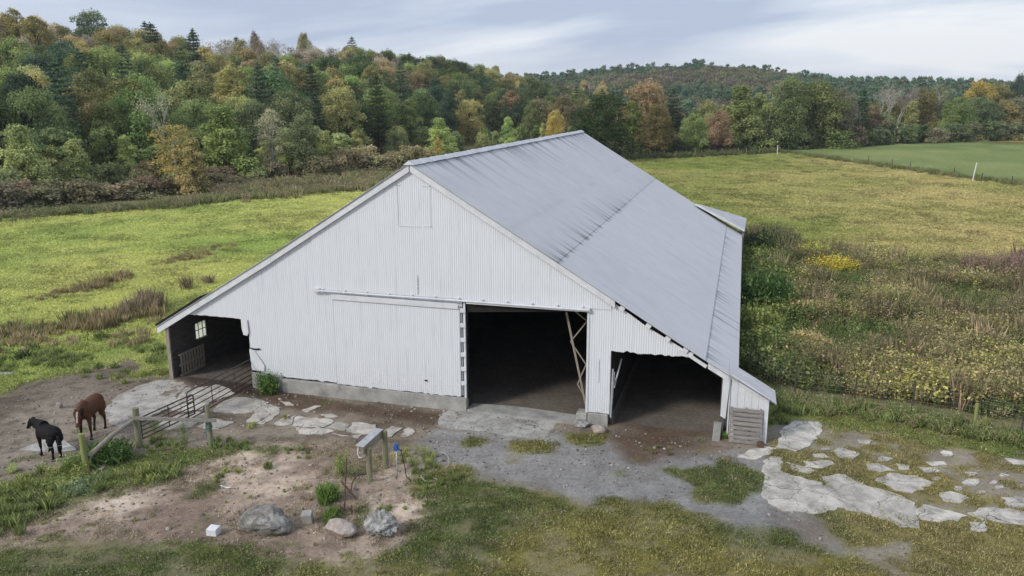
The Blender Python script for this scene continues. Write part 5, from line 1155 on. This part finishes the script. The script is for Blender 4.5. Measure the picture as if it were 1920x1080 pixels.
BB_ = [herb('bramble', 260, .8, .9, .11, 12, 16, .45), herb('bramble', 240, .75, 1.1, .10, 13, 16, .6), blades('dry_stalks', 90, .45, 1.15, .022, 14, .22), blades('dry_stalks', 80, .5, .85, .02, 15, .4), herb('leafy_clump', 300, .7, .7, .13, 16, 14, .4), herb('seedhead', 170, .5, 1.25, .06, 17, 14, .25)]
r = np.random.default_rng(50)
def cand(x0, x1, y0, y1, n): return r.uniform(x0, x1, n), r.uniform(y0, y1, n)
def inview(x, y, m=120, z=0):
    v = np.stack([x-CAM[0], y-CAM[1], np.full_like(x, z-CAM[2])], -1); w_ = v@fw; u = 960+FP*(v@r2)/w_; q = 540-FP*(v@u2)/w_
    return (w_ > 1) & (u > -m) & (u < 1920+m) & (q > -m) & (q < 1080+m*1.6)
# lawn and patches
x, y = cand(-19, 32, -17, 8, 115000); k = inview(x, y, 420); x, y = x[k], y[k]; c, z_ = zones(x, y)
onslab = np.zeros(len(x), bool)
for P_ in SLABW: onslab |= sdist(P_, x, y) < -.04
keep = (r.random(len(x)) < sst(.3, .85, z_['cover'])*.55*np.where(onslab, .05, 1)) & (z_['cover'] > .3)
x, y, c = x[keep], y[keep], c[keep]; gcx = z_['gc'][keep]; n = len(x)
cc = gcx*r.uniform(.75, 1.75, (n, 1))*[.88, .93, 1.12]; dry = r.random(n) < .12; cc[dry] = [.24, .205, .12]
ls = r.uniform(.7, 1.25, n)
scatter('lawn_grass', np.stack([x, y, gz(x, y)], 1), rots(n, r), np.stack([ls, ls, ls*r.uniform(.45, .85, n)], -1), r.integers(0, 4, n), cc, LB_, ('short worn grass in front of the barn', 'grass'))
x, y = cand(-17, 6, -14, 1, 26000); k = inview(x, y); x, y = x[k], y[k]; c, z_ = zones(x, y)
keep = (r.random(len(x)) < (z_['mo']*.55+z_['wl']*.3)*sst(.35, .65, fbm(x, y, .9, 133))); x, y = x[keep], y[keep]; n = len(x)
scatter('dead_grass', np.stack([x, y, gz(x, y)], 1), rots(n, r, .2), np.stack([r.uniform(.5, 1.1, n)]*2+[r.uniform(.25, .6, n)], -1), r.integers(0, 3, n), np.array([[.30, .245, .175], [.22, .17, .12], [.36, .31, .22], [.16, .155, .07]])[r.integers(0, 4, n)]*r.uniform(.8, 1.2, (n, 1)), LB_, ('dead flattened grass and straw on the bare dirt', 'dead grass'))
# weeds: left strip, patches on the mound, fence foot
WD = []
def wcl(u, v, rad, n, ids, col, s=(.6, 1.1)):
    p = GP(u, v)
    for k in range(n):
        a = r.uniform(0, 6.28); q = rad*math.sqrt(r.random()); WD.append((p[0]+q*cos(a)*1.3, p[1]+q*sin(a), int(r.choice(ids)), np.array(col)*r.uniform(.8, 1.25), r.uniform(*s)))
gw = (.115, .14, .045); gy_ = (.18, .20, .06); bl = (.13, .17, .09)
for a in [(40, 935, .9, 16, [0, 1], gw), (60, 915, .9, 14, [0, 1, 3], gy_), (120, 900, .7, 14, [1, 2], gy_), (150, 915, .6, 10, [1, 2], bl), (200, 905, .6, 10, [0, 1], gw), (255, 893, .5, 10, [0, 1], gy_), (300, 888, .45, 8, [0], gw), (10, 960, .7, 10, [0, 3], gw),
 (65, 962, .4, 7, [0, 3], gw), (130, 925, .4, 6, [1, 2], bl), (5, 1000, .4, 6, [0, 3], gw), (300, 835, .5, 9, [0], gw, (.4, .8)), (330, 835, .4, 9, [0, 1], gw, (.4, .8)), (425, 838, .5, 12, [0], gw, (.4, .8)), (450, 840, .3, 5, [0], gw, (.4, .7)), (560, 850, .5, 8, [0], gw, (.3, .5)),
 (430, 890, .25, 5, [0, 1], gy_, (.4, .6)), (415, 900, .2, 3, [0], gw, (.4, .6)), (505, 880, .12, 2, [0], gw, (.6, .8)), (470, 800, .15, 2, [0], gy_, (.4, .6)), (540, 785, .12, 2, [0], gy_, (.3, .5)), (620, 965, .3, 7, [0, 1], gw, (.5, .8)), (530, 1035, .35, 8, [1], gw, (.3, .5)),
 (770, 860, .6, 16, [0, 1], gy_, (.5, .9)), (800, 885, .5, 10, [0], gw, (.4, .7)), (740, 960, .4, 8, [0, 1], gw, (.3, .6)), (690, 885, .3, 5, [1], gy_, (.4, .6)), (830, 905, .6, 14, [0], gw, (.4, .7)), (800, 935, .5, 10, [0], gw, (.3, .6)), (1310, 826, .15, 4, [1], gw, (.3, .4)),
 (985, 778, .25, 5, [0], gw, (.25, .4)), (1100, 830, .45, 14, [0], gw, (.2, .3)), (885, 830, .35, 7, [0], gw, (.2, .3)), (1000, 840, .5, 8, [0], gw, (.2, .3)), (1240, 850, .4, 6, [0], (.13, .12, .06), (.3, .5)), (240, 712, .5, 12, [0, 1], gy_, (.5, .9)), (290, 700, .5, 14, [0, 1, 2], gy_, (.7, 1.1)), (300, 680, .6, 14, [0, 1, 2], gw, (.7, 1.2)),
 (290, 660, .7, 14, [0, 1], gw, (.7, 1.2)), (200, 700, .8, 12, [0], gw, (.5, .9)), (120, 675, 1.2, 22, [0], gw, (.8, 1.3)), (40, 690, 1.2, 18, [0], gw, (.8, 1.3)), (0, 675, 1.0, 14, [2, 0], dk, (1, 1.6)), (150, 655, 1.2, 20, [0, 1], gy_, (.8, 1.3)), (240, 640, 1.2, 20, [0, 3], (.2, .17, .09), (.8, 1.3)), (60, 650, 1.5, 22, [3, 0], (.22, .18, .10), (.8, 1.2)),
 (185, 640, .5, 8, [2], dk, (1, 1.6)), (1465, 775, .6, 12, [0, 3], gw, (.7, 1.2)), (1450, 790, .4, 8, [0], gw, (.6, .9)), (1360, 822, .1, 3, [1], (.11, .19, .03), (.5, .6)), (480, 715, .25, 4, [0, 1], gw, (.5, .8))]: wcl(*a)
for k in range(300):      # foot of the wire fence
    u = r.uniform(1400, 1990); p = G(u, np.interp(u, [1400, 1490, 1700, 1990], [735, 765, 790, 850])+r.uniform(-16, 10)); WD.append((p[0], p[1], int(r.integers(0, 4)), np.array([(.12, .14, .05), (.16, .15, .07), gw][int(r.integers(0, 3))])*r.uniform(.8, 1.2), r.uniform(.7, 1.3)))
for k in range(110):      # single sprigs on the bare dirt
    p = G(r.uniform(0, 800), r.uniform(850, 1050)); WD.append((p[0], p[1], int(r.choice([0, 1])), np.array(gy_)*r.uniform(.7, 1.1), r.uniform(.15, .35)))
ok = [w_ for w_ in WD if not (abs(w_[0]) < 10.3 and w_[1] > -.05)]
x = np.array([w_[0] for w_ in ok]); y = np.array([w_[1] for w_ in ok]); n = len(x)
scatter('weeds', np.stack([x, y, gz(x, y)], 1), rots(n, r), iso([w_[4]*.62 for w_ in ok]), [w_[2] for w_ in ok], np.array([w_[3] for w_ in ok])*1.35, WB_, ('weeds and grass clumps round the yard and fences', 'weeds'))
# pasture: density falls with distance
def pasture(name, box, n, label, key):
    x, y = cand(*box, n); k = inview(x, y, 300); x, y = x[k], y[k]; c, z_ = zones(x, y); d = z_['d']
    keep = (z_[key] > .5) & (z_['cover'] < .3) & (z_['meadow'] < .3) & ~((np.abs(x) < 10.9) & (y > -.5) & (y < 30)) & (r.random(len(x)) < np.clip((45/d)**1.1, 0, 1)) & (z_['yd'] < .3)
    x, y, c, d = x[keep], y[keep], c[keep], d[keep]; n = len(x); tus = fbm(x, y, 1.6, 5) ; cc = c*(1.22+.3*r.random((n, 1)))*([1.17, 1.19, 1.16] if key == 'pl' else [.98, .94, .90]); dkk = (r.random(n) < .30)&(tus > .56); cc[dkk] *= .58
    s = r.uniform(.6, 1.2, n)*np.clip(d/40, .8, 2.2); s[dkk] *= 1.3
    scatter(name, np.stack([x, y, gz(x, y)], 1), rots(n, r), np.stack([s, s, s*np.clip(40/d, .45, 1)], -1), r.integers(0, 3, n), cc, PB_, label)
pasture('pasture_grass', (-75, 0, -5, 85), 120000, ('yellow-green grass of the left pasture', 'grass'), 'pl')
pasture('pasture_grass', (-20, 85, 8, 175), 170000, ('tan and green grass of the right pasture', 'grass'), 'pr')
# rough meadow right of the barn
x, y = cand(11, 60, 2, 40, 34000); k = inview(x, y, 420); x, y = x[k], y[k]; c, z_ = zones(x, y); keep = (z_['meadow'] > .5) & (x > 11.3) & ((y > 5.2) | (x > 13)) & (r.random(len(x)) < .42); x, y = x[keep], y[keep]
fl = np.array([G(1400, 705)[:2], G(1490, 738)[:2], G(1707, 762)[:2], G(1930, 800)[:2]])
keep = y > np.interp(x, fl[:, 0], fl[:, 1])+.3; x, y = x[keep], y[keep]; n = len(x)
f = fbm(x, y, 3.2, 111); f2 = fbm(x, y, 2.2, 121); I = np.zeros(n, int); cc = np.zeros((n, 3)); s = np.zeros(n)
pal_ = {'tan': [(.27, .235, .125), (.22, .185, .10), (.25, .225, .11)], 'brown': [(.19, .165, .095), (.21, .17, .105), (.15, .14, .075)], 'green': [(.10, .14, .045), (.13, .16, .06), (.08, .12, .04)], 'yel': [(.34, .33, .09), (.26, .28, .08)]}
for i in range(n):
    q = r.random(); side = (x[i]-11.3)/3
    if f[i] > .60: I[i] = r.choice([0, 1, 4]); cc[i] = random.choice(pal_['tan'] if q < .6 else pal_['brown'] if q < .8 else pal_['yel']); s[i] = r.uniform(.6, 1.15)
    elif f[i] > .53: I[i] = r.choice([2, 5, 0, 1, 5]); cc[i] = random.choice(pal_['brown']+[(.14, .15, .065)]); s[i] = r.uniform(.6, 1.15)
    else: I[i] = r.choice([3, 4, 1, 0]); cc[i] = random.choice(pal_['green'] if q < .72 else pal_['tan']); s[i] = r.uniform(.35, .75)
    if side < 1 and r.random() > side: I[i] = r.choice([0, 4, 1]); cc[i] = random.choice(pal_['green']+[(.16, .19, .05)]); s[i] *= 1.2
    g_ = np.hypot(x[i]-G(1545, 500)[0], (y[i]-G(1545, 500)[1]))
cc *= r.uniform(.6, 1.15, (n, 1))*[1.15, 1.13, 1.02]
scatter('meadow_brambles', np.stack([x, y, gz(x, y)], 1), rots(n, r), iso(s), I, cc, BB_, ('tangled brown and green brambles in the rough meadow', 'brambles'))
# dry grass strips and tall growth by the field margins
X2 = []; 
def strip(p, q, n, w_, cols, ids, s):
    a = np.array(G(*p)[:2]); b = np.array(G(*q)[:2]); e = (b-a)/np.linalg.norm(b-a); nn = np.array([-e[1], e[0]])
    for k in range(n):
        c_ = a+(b-a)*r.random()+nn*r.normal(0, w_); X2.append((c_[0], c_[1], int(r.choice(ids)), np.array(random.choice(cols))*r.uniform(.8, 1.2), r.uniform(*s)))
dryc = [(.25, .20, .105), (.20, .165, .08), (.27, .225, .11)]
for a in [((105, 555), (165, 545), 30, .35, dryc, [3, 5], (.3, .5)), ((165, 545), (235, 520), 50, .4, dryc, [2, 5, 3], (.3, .55)), ((60, 565), (105, 556), 14, .3, dryc, [3], (.25, .4)), ((300, 500), (340, 485), 16, .4, dryc, [3], (.25, .4)), ((345, 492), (425, 465), 40, .5, dryc, [3, 5], (.3, .5)),
 ((-40, 640), (120, 625), 60, 1.0, dryc+[(.12, .14, .05)], [3], (.35, .6)), ((120, 622), (290, 590), 70, .8, dryc+[(.14, .15, .06)], [3, 2], (.35, .7)), ((245, 605), (290, 570), 24, .4, [(.2, .16, .10)], [2, 5], (.6, .95)), ((355, 552), (385, 530), 7, .35, [(.19, .155, .10)], [2, 5, 3], (.45, .75)),
 ((-60, 418), (340, 388), 200, 1.2, [(.16, .17, .07), (.20, .18, .10), (.12, .14, .06)], [3, 4, 0, 1], (.6, 1.1)), ((300, 388), (700, 352), 300, 1.5, [(.24, .20, .12), (.20, .19, .09), (.16, .17, .07)], [3, 3, 4, 0], (.7, 1.2)), ((400, 366), (760, 335), 260, 3, [(.25, .21, .12), (.22, .22, .09), (.17, .18, .07), (.15, .12, .08)], [3, 0, 1, 4], (.8, 1.5)),
 ((1180, 301), (1470, 287), 120, 1.2, [(.09, .11, .045), (.13, .13, .06)], [0, 3], (.8, 1.5)), ((1470, 287), (1930, 352), 260, .9, [(.10, .14, .045), (.14, .16, .06), (.17, .16, .07)], [3, 0], (.5, .9)),
 ((1400, 470), (1480, 470), 90, 1.3, [(.13, .13, .06), (.15, .11, .07), (.1, .12, .05)], [0, 2, 5, 1], (.9, 1.5)), ((1480, 485), (1560, 510), 60, .9, [(.16, .12, .07), (.14, .15, .06)], [0, 1, 5], (.8, 1.2)), ((1820, 520), (1990, 520), 90, 1.2, [(.17, .12, .09), (.22, .15, .11)], [2, 5, 1], (.8, 1.4)), ((1700, 500), (1830, 515), 50, 1.0, [(.16, .2, .06), (.15, .12, .07)], [0, 3], (.5, .9)),
 ((1745, 262), (2100, 262), 90, 4, [(.36, .28, .06)], [3], (1, 2))]: strip(*a)
x = np.array([w_[0] for w_ in X2]); y = np.array([w_[1] for w_ in X2]); n = len(x)
scatter('field_margin_growth', np.stack([x, y, gz(x, y)], 1), rots(n, r), iso([w_[4] for w_ in X2]), [w_[2] for w_ in X2], np.array([w_[3] for w_ in X2]), BB_, ('tall dry grass and weeds along the field margins', 'tall grass'))
# loose stones on the bare ground
sm_ = []
for k in range(3):
    bm = bmesh.new(); bmesh.ops.create_icosphere(bm, subdivisions=2, radius=.05)
    for w_ in bm.verts: w_.co *= 1+random.uniform(-.22, .22); w_.co.z *= .6
    me = bpy.data.meshes.new('pebble'); bm.to_mesh(me); bm.free(); me.shade_smooth(); me.materials.append(M['pebble'] if 'pebble' in M else M.setdefault('pebble', attrcol('pebble_stone', 'col', .9, .2, .3, 20, .2, .003, True))); sm_.append(me)
x, y = cand(-17, 20, -12, 1, 14000); k = inview(x, y); x, y = x[k], y[k]; c, z_ = zones(x, y); keep = (r.random(len(x)) < np.clip(z_['yd']*.6+z_['mo']*.6+z_['gv']*.45, 0, 1)) & (z_['cover'] < .3) & (y < -.2); x, y = x[keep], y[keep]; n = len(x)
scatter('loose_stones', np.stack([x, y, gz(x, y)+.01], 1), rots(n, r, .4), iso(.18+r.exponential(.22, n).clip(0, 1.1)), r.integers(0, 3, n), (np.array([.30, .275, .24])*r.uniform(.35, 1.3, (n, 1))), sm_, ('loose stones scattered over the dirt and gravel', 'stones'))

# ------------------------------------------------------------------ individual plants
def solid_plant(u, v, h, w_, ids, col, name, label, cat='plant', group=None, seed=1, dense=1):
    r_ = np.random.default_rng(seed); x, y, z = GP(u, v); Vn = []; Fn = []; Rn = []; k0 = 0; src = [BB_[0], BB_[4], WB_[1], WB_[2], WB_[0], BB_[1], BB_[2]]
    for k in range(int(7*dense)):
        m_ = src[int(r_.choice(ids))]; co = np.empty(len(m_.vertices)*3, np.float32); m_.vertices.foreach_get('co', co); co = co.reshape(-1, 3); mh = co[:, 2].max(); mw = np.abs(co[:, :2]).max(); a = r_.uniform(0, 6.28); s = h/mh*r_.uniform(.7, 1.05); sw = w_*.36/mw
        q = w_*.28*math.sqrt(r_.random()); b = r_.uniform(0, 6.28); R_ = np.array([[cos(a), -sin(a)], [sin(a), cos(a)]]); p = co.copy(); p[:, :2] = (co[:, :2]*sw)@R_.T+[q*cos(b), q*sin(b)]; p[:, 2] *= s*(1-.35*q/(w_*.3+1e-6))
        nf = len(m_.polygons); rd = np.empty(nf, np.float32); m_.attributes['leaf_tone'].data.foreach_get('value', rd); Vn.append(p); Fn.append(np.arange(nf*4).reshape(nf, 4)+k0); k0 += len(p); Rn.append(rd)
    me = leafmesh(name, np.concatenate(Vn), np.concatenate(Fn), np.concatenate(Rn), M['leaf']); o = bpy.data.objects.new(name, me); o.location = (x, y, z); o.color = (*col, 1); link(o); return tag(o, label, cat, group)
solid_plant(507, 736, 1.05, 1.25, [1, 3, 2], (.075, .135, .03), 'leafy_bush', 'dark green leafy bush growing against the barn wall by the gate', 'bush', seed=2, dense=2)
solid_plant(617, 940, .72, .75, [2, 4], (.12, .19, .04), 'green_bush', 'bright green bushy weed behind the boulders', 'weed', seed=3, dense=2)
solid_plant(648, 890, .85, .75, [3, 2], (.17, .22, .06), 'tall_weed', 'tall pale green weed beside the rusty stake', 'weed', seed=4)
solid_plant(618, 975, .45, .6, [4], (.11, .17, .04), 'grass_clump', 'dark grass clump between the concrete block and the middle boulder', 'grass clump', seed=5)
solid_plant(205, 862, .75, 1.5, [3, 1, 4], (.08, .135, .035), 'nettle_patch', 'dark green nettle patch below the leaning log', 'weed', seed=6, dense=2.4)
solid_plant(345, 832, .95, .45, [3], (.15, .20, .06), 'tall_weed', 'thin pale green weed between the two right-hand posts', 'weed', seed=7, dense=.7)
solid_plant(290, 806, .55, .55, [3, 2], (.13, .19, .06), 'leafy_weed', 'leafy weed poking through the lower steel gate', 'weed', seed=8, dense=.8)
solid_plant(142, 880, .7, .9, [3, 2], (.17, .23, .06), 'leafy_weed', 'light green leafy weed left of the front mossy post', 'weed', seed=9, dense=1.6)
solid_plant(20, 885, .35, .5, [1], (.28, .33, .10), 'leafy_weed', 'yellowish broad-leaved weed at the left edge below the pony', 'weed', seed=10, dense=.7)
solid_plant(1358, 822, .32, .35, [1], (.12, .21, .035), 'leafy_weed', 'small bright green weed at the foot of the leaning slab', 'weed', seed=11, dense=.7)
solid_plant(1560, 512, 1.5, 3.2, [0, 5], (.42, .36, .045), 'goldenrod', 'clump of yellow goldenrod in the meadow, lower right of the pair', 'wildflower', 'goldenrod clumps in the rough meadow', seed=12, dense=3)
solid_plant(1525, 492, 1.6, 2.6, [0, 5], (.36, .36, .06), 'goldenrod', 'clump of yellow goldenrod in the meadow, upper left of the pair', 'wildflower', 'goldenrod clumps in the rough meadow', seed=13, dense=3)
solid_plant(1428, 590, 2.9, 3.2, [1, 0], (.055, .10, .03), 'green_bush', 'dark green bush against the right side of the barn', 'bush', seed=14, dense=3)
solid_plant(1416, 640, 2.3, 2.4, [0, 1], (.16, .19, .05), 'green_bush', 'yellow-green bush below the dark one beside the barn', 'bush', seed=15, dense=3)
solid_plant(1420, 478, 2.2, 4.0, [1, 0], (.05, .075, .03), 'green_bush', 'dark bush at the rear right corner of the barn', 'bush', seed=16, dense=2.5)
solid_plant(1872, 530, 2.0, 3.6, [0, 6, 0], (.19, .145, .09), 'brown_bush', 'large reddish brown bush at the right end of the meadow', 'bush', seed=17, dense=3)
solid_plant(1512, 660, 1.2, 2.2, [0, 1], (.34, .28, .12), 'bramble_bush', 'tan-leaved bramble mound nearest the wire fence', 'bush', seed=18, dense=3)
solid_plant(1785, 735, 1.3, 2.6, [0, 1], (.33, .29, .11), 'bramble_bush', 'tan-leaved bramble mound behind the wire fence at right', 'bush', seed=19, dense=3)
solid_plant(1490, 600, 1.3, 2.6, [0, 1], (.34, .27, .12), 'bramble_bush', 'pale tan bramble mound in the middle of the meadow near the barn', 'bush', seed=20, dense=3)
solid_plant(1845, 812, .75, .35, [3, 4], (.26, .27, .09), 'tall_weed', 'tall yellow-green weed beside the short wooden fence post', 'weed', seed=21)
solid_plant(1700, 560, 1.1, 2.6, [0, 6], (.18, .13, .08), 'brown_bush', 'brown dried bush in the middle of the meadow', 'bush', seed=22, dense=2.5)

# ------------------------------------------------------------------ wire fence on the right
fp = [(1404, 708), (1488, 755), (1600, 768), (1707, 785), (1826, 805), (1912, 826), (2060, 870)]
FPTS = [GP(*p) for p in fp]
fe = empty('wire_fence', FPTS[0], 'woven wire stock fence between the rough meadow and the grass verge', 'fence')
mb = MB()
for a, b in zip(FPTS[:-1], FPTS[1:]):
    a = Vector(a); b = Vector(b); L = (b-a).length
    for z in (.08, .2, .33, .47, .62, .78, .95, 1.12): mb.tube([a+Vector((0, 0, z)), b+Vector((0, 0, z))], .0022, 3, cap=False)
    for k in range(int(L/.18)): q = a.lerp(b, (k+.5)*.18/L); mb.tube([q+Vector((0, 0, .08)), q+Vector((0, 0, 1.12))], .0016, 3, cap=False)
mb.build('wire_mesh', M['galv'], fe)
for i, p in enumerate(FPTS):
    mb = MB()
    if i in (4,): mb.tube([(p[0], p[1], -.1), (p[0], p[1], .9)], .06, 8); mb.build('post', M['posty'], fe)
    else:
        mb.beam((p[0], p[1], p[2]-.1), (p[0]+.02, p[1], p[2]+1.32), .045, .03, upv=(0, 1, 0)); t_ = mb.build('post', M['dsteel'], fe)
        mb = MB(); mb.box((p[0]-.01, p[1]-.02, p[2]+1.32), (p[0]+.05, p[1]+.02, p[2]+1.42)); mb.build('cap', M['white'], t_)
# far fence posts
for i, (u, v) in enumerate([(1190, 300), (1218, 297.5), (1245, 296), (1268, 294.5), (1303, 293), (1329, 292), (1353, 291), (1384, 290), (1399, 289)]):
    x, y, z = GP(u, v); mb = MB(); mb.tube([(x, y, z-.2), (x, y, z+1.35)], .07, 6); tag(mb.build('fence_post', M['wood']), 'thin grey fence post in front of the dark hedge at the far pasture edge', 'post', 'fence posts along the far hedge')
for u, v, h, lean, lb in [(1457, 291, 1.9, 0, 'white pole where the hedge, pasture and crop field meet'), (1823, 341, 2.5, .25, 'leaning white pole at the edge of the crop field')]:
    x, y, z = GP(u, v); mb = MB(); mb.tube([(x, y, z-.2), (x+lean*.5, y, z+h*.5), (x+lean, y, z+h)], .07, 8); tag(mb.build('white_pole', M['white']), lb, 'pole')
for u, v in [(1672, 314), (1706, 318), (1788, 331), (1840, 343), (1896, 350), (1628, 306)]:
    x, y, z = GP(u, v); mb = MB(); mb.tube([(x, y, z-.2), (x, y, z+1.3)], .05, 6); tag(mb.build('fence_post', M['dsteel']), 'thin dark stake between the pasture and the crop field', 'post', 'stakes along the crop field edge')
x, y, z = GP(1627, 496); mb = MB(); mb.tube([(x, y, z-.2), (x+.05, y, z+1.2)], .04, 6); tag(mb.build('fence_post', M['dsteel']), 'lone dark stake in the pasture above the goldenrod', 'post')

# ------------------------------------------------------------------ air, sky, light
mb = MB(); mb.box((-1050, -70, -8), (1050, 1350, 90)); hz_ = mb.build('haze', M['white']); hz_.data.materials.clear()
hm = bpy.data.materials.new('haze_air'); hm.use_nodes = True; nt = hm.node_tree; nt.nodes.remove(nt.nodes['Principled BSDF']); pv = nt.nodes.new('ShaderNodeVolumePrincipled'); pv.inputs['Color'].default_value = (.86, .92, 1, 1); pv.inputs['Density'].default_value = .00019; pv.inputs['Anisotropy'].default_value = .2
nt.links.new(pv.outputs[0], nt.nodes['Material Output'].inputs['Volume']); hz_.data.materials.append(hm); kind(hz_, 'stuff')
SUN = Vector((-.52, -.66, .62)).normalized()
sl = bpy.data.lights.new('sun', 'SUN'); sl.energy = 1.9; sl.angle = radians(12); sl.color = (1, .965, .91); so = bpy.data.objects.new('sun', sl); so.rotation_euler = SUN.to_track_quat('Z', 'Y').to_euler(); link(so)
wd = bpy.data.worlds.new('World'); S.world = wd; wd.use_nodes = True; N_ = wd.node_tree.nodes; L = wd.node_tree.links; bg = N_['Background']
sky = N_.new('ShaderNodeTexSky'); sky.sky_type = 'NISHITA'; sky.sun_disc = False; sky.sun_elevation = math.asin(SUN.z); sky.sun_rotation = math.atan2(SUN.x, SUN.y); sky.air_density = 1.2; sky.dust_density = 2
tc = N_.new('ShaderNodeTexCoord'); sp_ = N_.new('ShaderNodeSeparateXYZ'); L.new(tc.outputs['Generated'], sp_.inputs[0])
def mth(op, a, b=None, c=None):
    m = N_.new('ShaderNodeMath'); m.operation = op
    for i, v_ in enumerate((a, b, c)):
        if v_ is None: continue
        if isinstance(v_, (int, float)): m.inputs[i].default_value = v_
        else: L.new(v_, m.inputs[i])
    return m.outputs[0]
zc = mth('ADD', mth('MAXIMUM', sp_.outputs['Z'], 0), .16)      # clouds lie on a flat deck overhead
cx_ = mth('DIVIDE', sp_.outputs['X'], zc); cy_ = mth('DIVIDE', sp_.outputs['Y'], zc); cb = N_.new('ShaderNodeCombineXYZ'); L.new(cx_, cb.inputs[0]); L.new(cy_, cb.inputs[1])
mp = N_.new('ShaderNodeMapping'); mp.inputs['Rotation'].default_value = (0, 0, .35); mp.inputs['Scale'].default_value = (.75, 1.05, 1); mp.inputs['Location'].default_value = (3.4, 1.2, 0); L.new(cb.outputs[0], mp.inputs[0])
nz = N_.new('ShaderNodeTexNoise'); nz.inputs['Scale'].default_value = .55; nz.inputs['Detail'].default_value = 7; nz.inputs['Roughness'].default_value = .52; nz.inputs['Distortion'].default_value = .6; L.new(mp.outputs[0], nz.inputs[0])
rp = N_.new('ShaderNodeValToRGB'); e_ = rp.color_ramp.elements; e_[0].position = .43; e_[0].color = (.43, .50, .65, 1); e_[1].position = .635; e_[1].color = (.84, .865, .90, 1); q = e_.new(.52); q.color = (.59, .655, .77, 1); L.new(nz.outputs['Fac'], rp.inputs[0])
mx = N_.new('ShaderNodeMix'); mx.data_type = 'RGBA'; mx.inputs[0].default_value = .93
sk = N_.new('ShaderNodeMix'); sk.data_type = 'RGBA'; sk.blend_type = 'MULTIPLY'; sk.inputs[0].default_value = 1; sk.inputs[7].default_value = (.1, .1, .1, 1); L.new(sky.outputs[0], sk.inputs[6])
L.new(sk.outputs[2], mx.inputs[6]); 
hr = N_.new('ShaderNodeMapRange'); hr.inputs['From Min'].default_value = .0; hr.inputs['From Max'].default_value = .07; hr.inputs['To Min'].default_value = .7; hr.inputs['To Max'].default_value = 0; L.new(sp_.outputs['Z'], hr.inputs[0])
m3 = N_.new('ShaderNodeMix'); m3.data_type = 'RGBA'; L.new(hr.outputs[0], m3.inputs[0]); L.new(rp.outputs[0], m3.inputs[6]); m3.inputs[7].default_value = (.80, .825, .855, 1)
L.new(m3.outputs[2], mx.inputs[7]); L.new(mx.outputs[2], bg.inputs[0]); bg.inputs[1].default_value = .95
S.view_settings.view_transform = 'Standard'; S.view_settings.look = 'None'; S.view_settings.exposure = .3; S.view_settings.gamma = 1
cy = S.cycles; cy.max_bounces = 6; cy.diffuse_bounces = 3; cy.glossy_bounces = 2; cy.transmission_bounces = 4; cy.volume_bounces = 0; cy.transparent_max_bounces = 4; cy.use_denoising = True; cy.caustics_reflective = False; cy.caustics_refractive = False
print('individual trees', len(TREES), 'wood rest', len(rest), 'far', len(fm))
